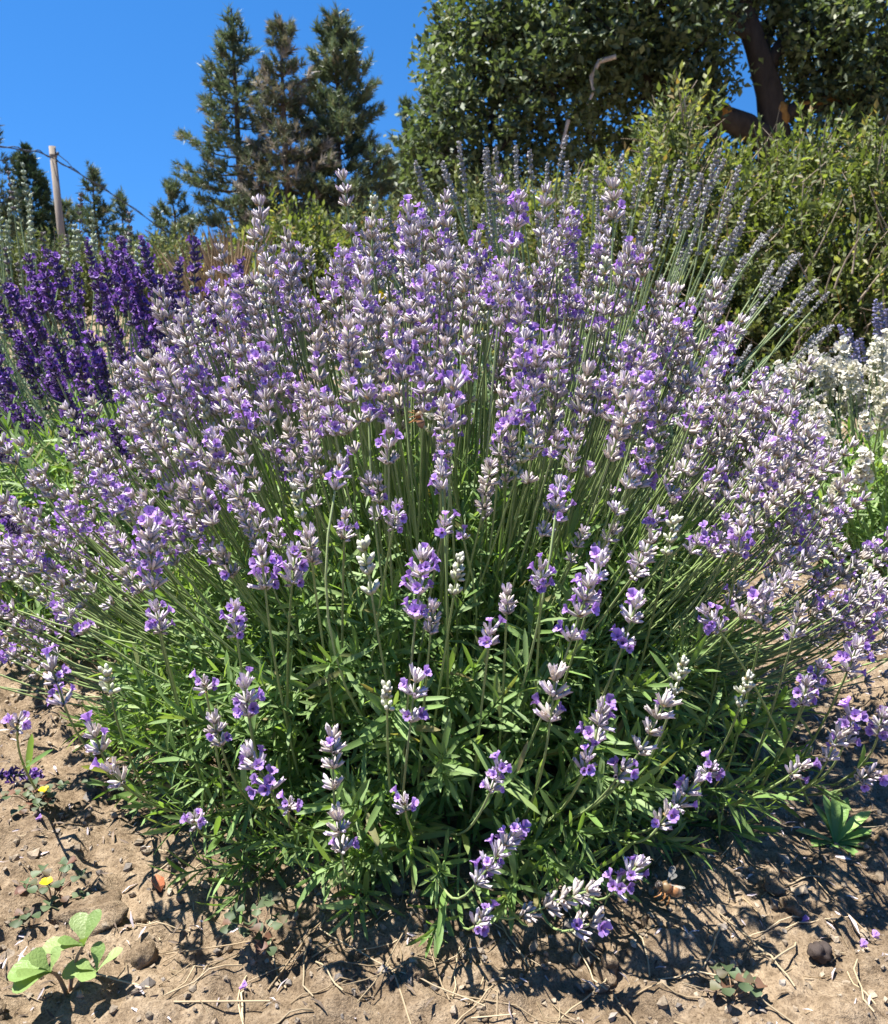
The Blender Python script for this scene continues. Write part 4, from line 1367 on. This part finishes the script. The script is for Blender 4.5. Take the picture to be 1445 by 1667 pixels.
c0 = ground_at(1358, 1375); c0[2] = soil_z(c0[0], c0[1])
weed = root('weed_rosette', c0, 'green strap leaved weed rosette growing by itself in the shade of flower stems', 'weed')
for az, tl, L, w in ((28, .95, .060, .014), (55, .55, .055, .013), (80, .35, .060, .011), (105, .40, .055, .012), (135, .5, .05, .013), (165, 1.2, .045, .013), (-170, 1.45, .04, .013), (-20, 1.4, .045, .014), (-60, 1.5, .035, .012), (-110, 1.5, .03, .012), (10, 1.2, .05, .014)):
    a = math.radians(az)
    d = np.array((math.cos(a) * math.sin(tl), math.sin(a) * math.sin(tl) * .8, math.cos(tl)))
    obj('leaf', mesh('weed_leaf', leaf(L, w, ((0, .4), (.25, .6), (.6, 1.0), (.85, .8), (1, .1)), .4, .35), [WEED_DARK]), weed, M=M4(frames(d, up=(0, 0, 1))[0], (0, 0, .002)))

c0 = ground_at(190, 1205); c0[2] = soil_z(c0[0], c0[1])
weed = root('weed_rosette', c0, 'broad leaved green weed on the soil under the slanting flower stems', 'weed')
for az, tl, L, w in ((-100, 1.2, .055, .040), (160, 1.3, .05, .036), (70, 1.0, .05, .034), (20, 1.3, .04, .03), (-40, 1.35, .045, .03)):
    a = math.radians(az)
    d = np.array((math.cos(a) * math.sin(tl), math.sin(a) * math.sin(tl), math.cos(tl)))
    obj('leaf', mesh('weed_leaf', leaf(L, w, PADDLE, .4, .2), [WEED_DARK]), weed, M=M4(frames(d, up=(0, 0, 1))[0], (0, 0, .004)))


def sorrel(px, py, n, spread, label, flower=None, seed=0, hmax=.035):
    g = np.random.default_rng(900 + seed)
    c0 = ground_at(px, py); c0[2] = soil_z(c0[0], c0[1])
    b = root('wood_sorrel', c0, label, 'weed')
    for k in range(n):
        a = g.uniform(0, 6.28); r_ = spread * math.sqrt(g.random())
        tip = np.array((math.cos(a) * r_, math.sin(a) * r_ * .8, g.uniform(.010, hmax)))
        obj('stalk', mesh('stalk', tube(bez((0, 0, -.002), tip * (.4, .4, .9), tip, 4), .0006, 4, var=g.random()), [RED_STEM]), b)
        three = []
        a0 = g.uniform(0, 6.28)
        for q in range(3):
            az = a0 + q * 2.094
            d = np.array((math.cos(az), math.sin(az), g.uniform(-.3, .25)))
            three.append(leaf(.0098, .0115, ((0, .1), (.5, .75), (.85, 1.0), (1, .72)), .35, .55).stamp(frames(d, up=(0, 0, 1)), tip, g.uniform(.8, 1.15), [g.random()]))
        obj('leaf', mesh('trefoil_leaf', merge(three), [SORREL]), b)
    if flower:
        c = ground_at(*flower, .03 + c0[2]) - c0
        st = obj('flower_stalk', mesh('flower_stalk', tube(bez((0, 0, 0), c * (.3, .3, .8), c, 5), .0007, 4), [RED_STEM]), b)
        fl = [leaf(.0085, .0065, PADDLE, .5, .2).stamp(frames((math.cos(q * 1.257) * .6, math.sin(q * 1.257) * .6, .75), up=(0, 0, 1)), c, 1.0, [.2 * q]) for q in range(5)]
        obj('flower', mesh('flower', merge(fl), [YELLOW]), st)
    return b


sorrel(60, 1318, 16, .035, 'reddish wood sorrel clump with a small yellow flower by the stray violet spike', (72, 1290), 1)
sorrel(85, 1468, 12, .032, 'grey green wood sorrel with one yellow flower against the big flat clod', (76, 1441), 2)
sorrel(175, 1292, 7, .030, 'flat dull wood sorrel patch just beyond the lavender leaves', None, 3, .02)
sorrel(425, 1560, 11, .030, 'brownish wood sorrel clump at the shaded foot of the lavender', None, 4)
sorrel(1190, 1642, 7, .020, 'little dark wood sorrel alone on the open soil among straw', None, 5, .025)
sorrel(48, 1508, 3, .012, 'tiny red leaved wood sorrel sprout near the big flat clod', None, 6, .012)

# yellow flower behind
def yellow_flower(px, py, D, label, s=1.0):
    c = at_y(px, py, D)
    base = np.array((c[0] + .03, D, 0))
    b = root('yellow_flower', base, label, 'flower')
    c = c - base
    obj('stem', mesh('stem', tube(bez((0, 0, 0), c * (.2, .2, .6), c, 6), .0022, 5), [STEM]), b)
    for q in range(9):
        a = q * .698
        d = np.array((math.cos(a), -.6, math.sin(a)))
        obj('petal', mesh('petal', leaf(.016 * s, .010 * s, PADDLE, .3, .2), [YELLOW]), b, M=M4(frames(d, up=(0, -1, .2))[0], c))
    obj('flower_centre', mesh('flower_centre', lump(5, 1, .05, 1), [YELLOW]), b, M=M4(np.eye(3), c, .006 * s))
    for q in range(4):
        obj('leaf', mesh('leaf', leaf(.09, .012, NARROW, .5, .3), [LAV_LEAF]), b, M=M4(frames((math.cos(q * 1.6), math.sin(q * 1.6), 1.2), up=(0, 0, 1))[0], c * (.2 + .15 * q)))


yellow_flower(617, 485, 1.75, 'single yellow flower peeping out behind the mauve lavender spikes')
yellow_flower(524, 548, 1.70, 'small yellow flower nearly hidden among mauve lavender stems', .6)

# ------------------------------------------------------------------ bees
def bee_mat():
    m, N, L = newmat('bee body')
    at = N.new('ShaderNodeAttribute'); at.attribute_name = 'tt'
    r = ramp(N, [(0, (0.03, 0.02, 0.015)), (.16, (0.05, 0.035, 0.02)), (.2, (0.12, 0.075, 0.028)), (.42, (0.16, 0.10, 0.04)), (.46, (0.26, 0.09, 0.018)), (.58, (0.30, 0.11, 0.022)), (.63, (0.10, 0.05, 0.02)), (.66, (0.27, 0.11, 0.03)), (.75, (0.23, 0.11, 0.04)), (.78, (0.07, 0.04, 0.02)), (.82, (0.30, 0.18, 0.08)), (1, (0.05, 0.03, 0.02))][:12])
    L.new(at.outputs['Fac'], r.inputs[0])
    p = N.new('ShaderNodeBsdfPrincipled'); L.new(r.outputs[0], p.inputs['Base Color'])
    p.inputs['Roughness'].default_value = .5; p.inputs['Sheen Weight'].default_value = .15
    o = N.new('ShaderNodeOutputMaterial'); L.new(p.outputs[0], o.inputs[0])
    return m


BEE = bee_mat()
BEE_LEG = plant_mat('bee leg', [(0, (0.20, 0.09, 0.03)), (1, (0.34, 0.16, 0.05))], rough=.5, trans=0)
BEE_EYE = rough_mat('bee eye', (0.012, 0.01, 0.01), (0.02, 0.018, 0.015), 20, .2, 0, .001, spec=.6)
m, N, L = newmat('bee wing')
p_ = N.new('ShaderNodeBsdfPrincipled'); p_.inputs['Base Color'].default_value = (.75, .72, .65, 1); p_.inputs['Roughness'].default_value = .25
tr_ = N.new('ShaderNodeBsdfTransparent'); mx_ = N.new('ShaderNodeMixShader'); mx_.inputs[0].default_value = .16
o_ = N.new('ShaderNodeOutputMaterial')
L.new(tr_.outputs[0], mx_.inputs[1]); L.new(p_.outputs[0], mx_.inputs[2]); L.new(mx_.outputs[0], o_.inputs[0])
BEE_WING = m
# body along +x (head at -x), length 1
prof = [(-.50, .02), (-.47, .10), (-.40, .14), (-.33, .12), (-.29, .07), (-.25, .13), (-.17, .19), (-.07, .195), (.00, .14), (.03, .09), (.07, .15), (.15, .195), (.25, .195), (.35, .16), (.44, .09), (.50, .015)]
body_t = tube([(x, 0, -.10 * max(0, x) ** 1.3 - (.03 if x < -.28 else 0)) for x, r in prof], [r for x, r in prof], 12)
BEE_BODY = mesh('bee_body', body_t, [BEE])


def bee(loc, R, s, label):
    b = root('bee', loc, label, 'bee')
    b.matrix_basis = M4(R, loc, s)
    obj('body', BEE_BODY, b)
    for sgn in (-1, 1):
        obj('eye', mesh('eye', lump(3, 2, 0.01, 1).stamp(np.eye(3)[None], (-.40, sgn * .115, -.02), [[.055, .04, .085]]), [BEE_EYE]), b)
        obj('antenna', mesh('antenna', tube(((-.46, sgn * .05, .04), (-.54, sgn * .09, .10), (-.62, sgn * .12, .04)), .012, 4), [BEE_EYE]), b)
        for L_, w_, ang, x0 in ((.62, .22, .35, -.16), (.42, .17, .75, -.08)):
            d = np.array((math.sin(ang) * .9 + .1, sgn * .8, .55))
            obj('wing', mesh('wing', leaf(L_, w_, PADDLE, .1, .05), [BEE_WING]), b, M=M4(frames(d, up=(-.3, 0, 1))[0], (x0, sgn * .08, .17)))
        for x0, kx, ln in ((-.24, -.12, .20), (-.14, .02, .24), (-.05, .14, .32)):
            q = ((x0, sgn * .10, -.13), (x0 + kx * .6, sgn * .22, -.20), (x0 + kx, sgn * .20, -.20 - ln * .6), (x0 + kx * 1.2 - .04, sgn * .17, -.20 - ln))
            obj('leg', mesh('leg', tube(q, (.024, .03, .034 if kx > .1 else .02, .010), 5), [BEE_LEG]), b)
    return b


def bee_rot(dx, dz, toward=0.0):
    """body axis (head to tail) along (dx, toward, dz)"""
    x = unit((dx, toward, dz)); z = unit(np.array((0, 0, 1.0)) - x * x[2]); y = np.cross(z, x)
    return np.stack((x, y, z), 1)


c = CAM + ray(1090, 1446) * .83
bee(c, bee_rot(.86, -.42, .05), .027, 'golden brown honey bee hovering low beside drooping lavender spikes')
c = on_dome(683, 680, 1.0) + ray(683, 680) * -.004
bee(c, bee_rot(.25, -.9, -.15), .021, 'honey bee clinging to a lilac spike among the mauve lavender')
c = CAM + ray(566, 16) * 6.0
bee(c, bee_rot(.9, -.1, .3), .022, 'tiny honey bee flying in the open blue sky')
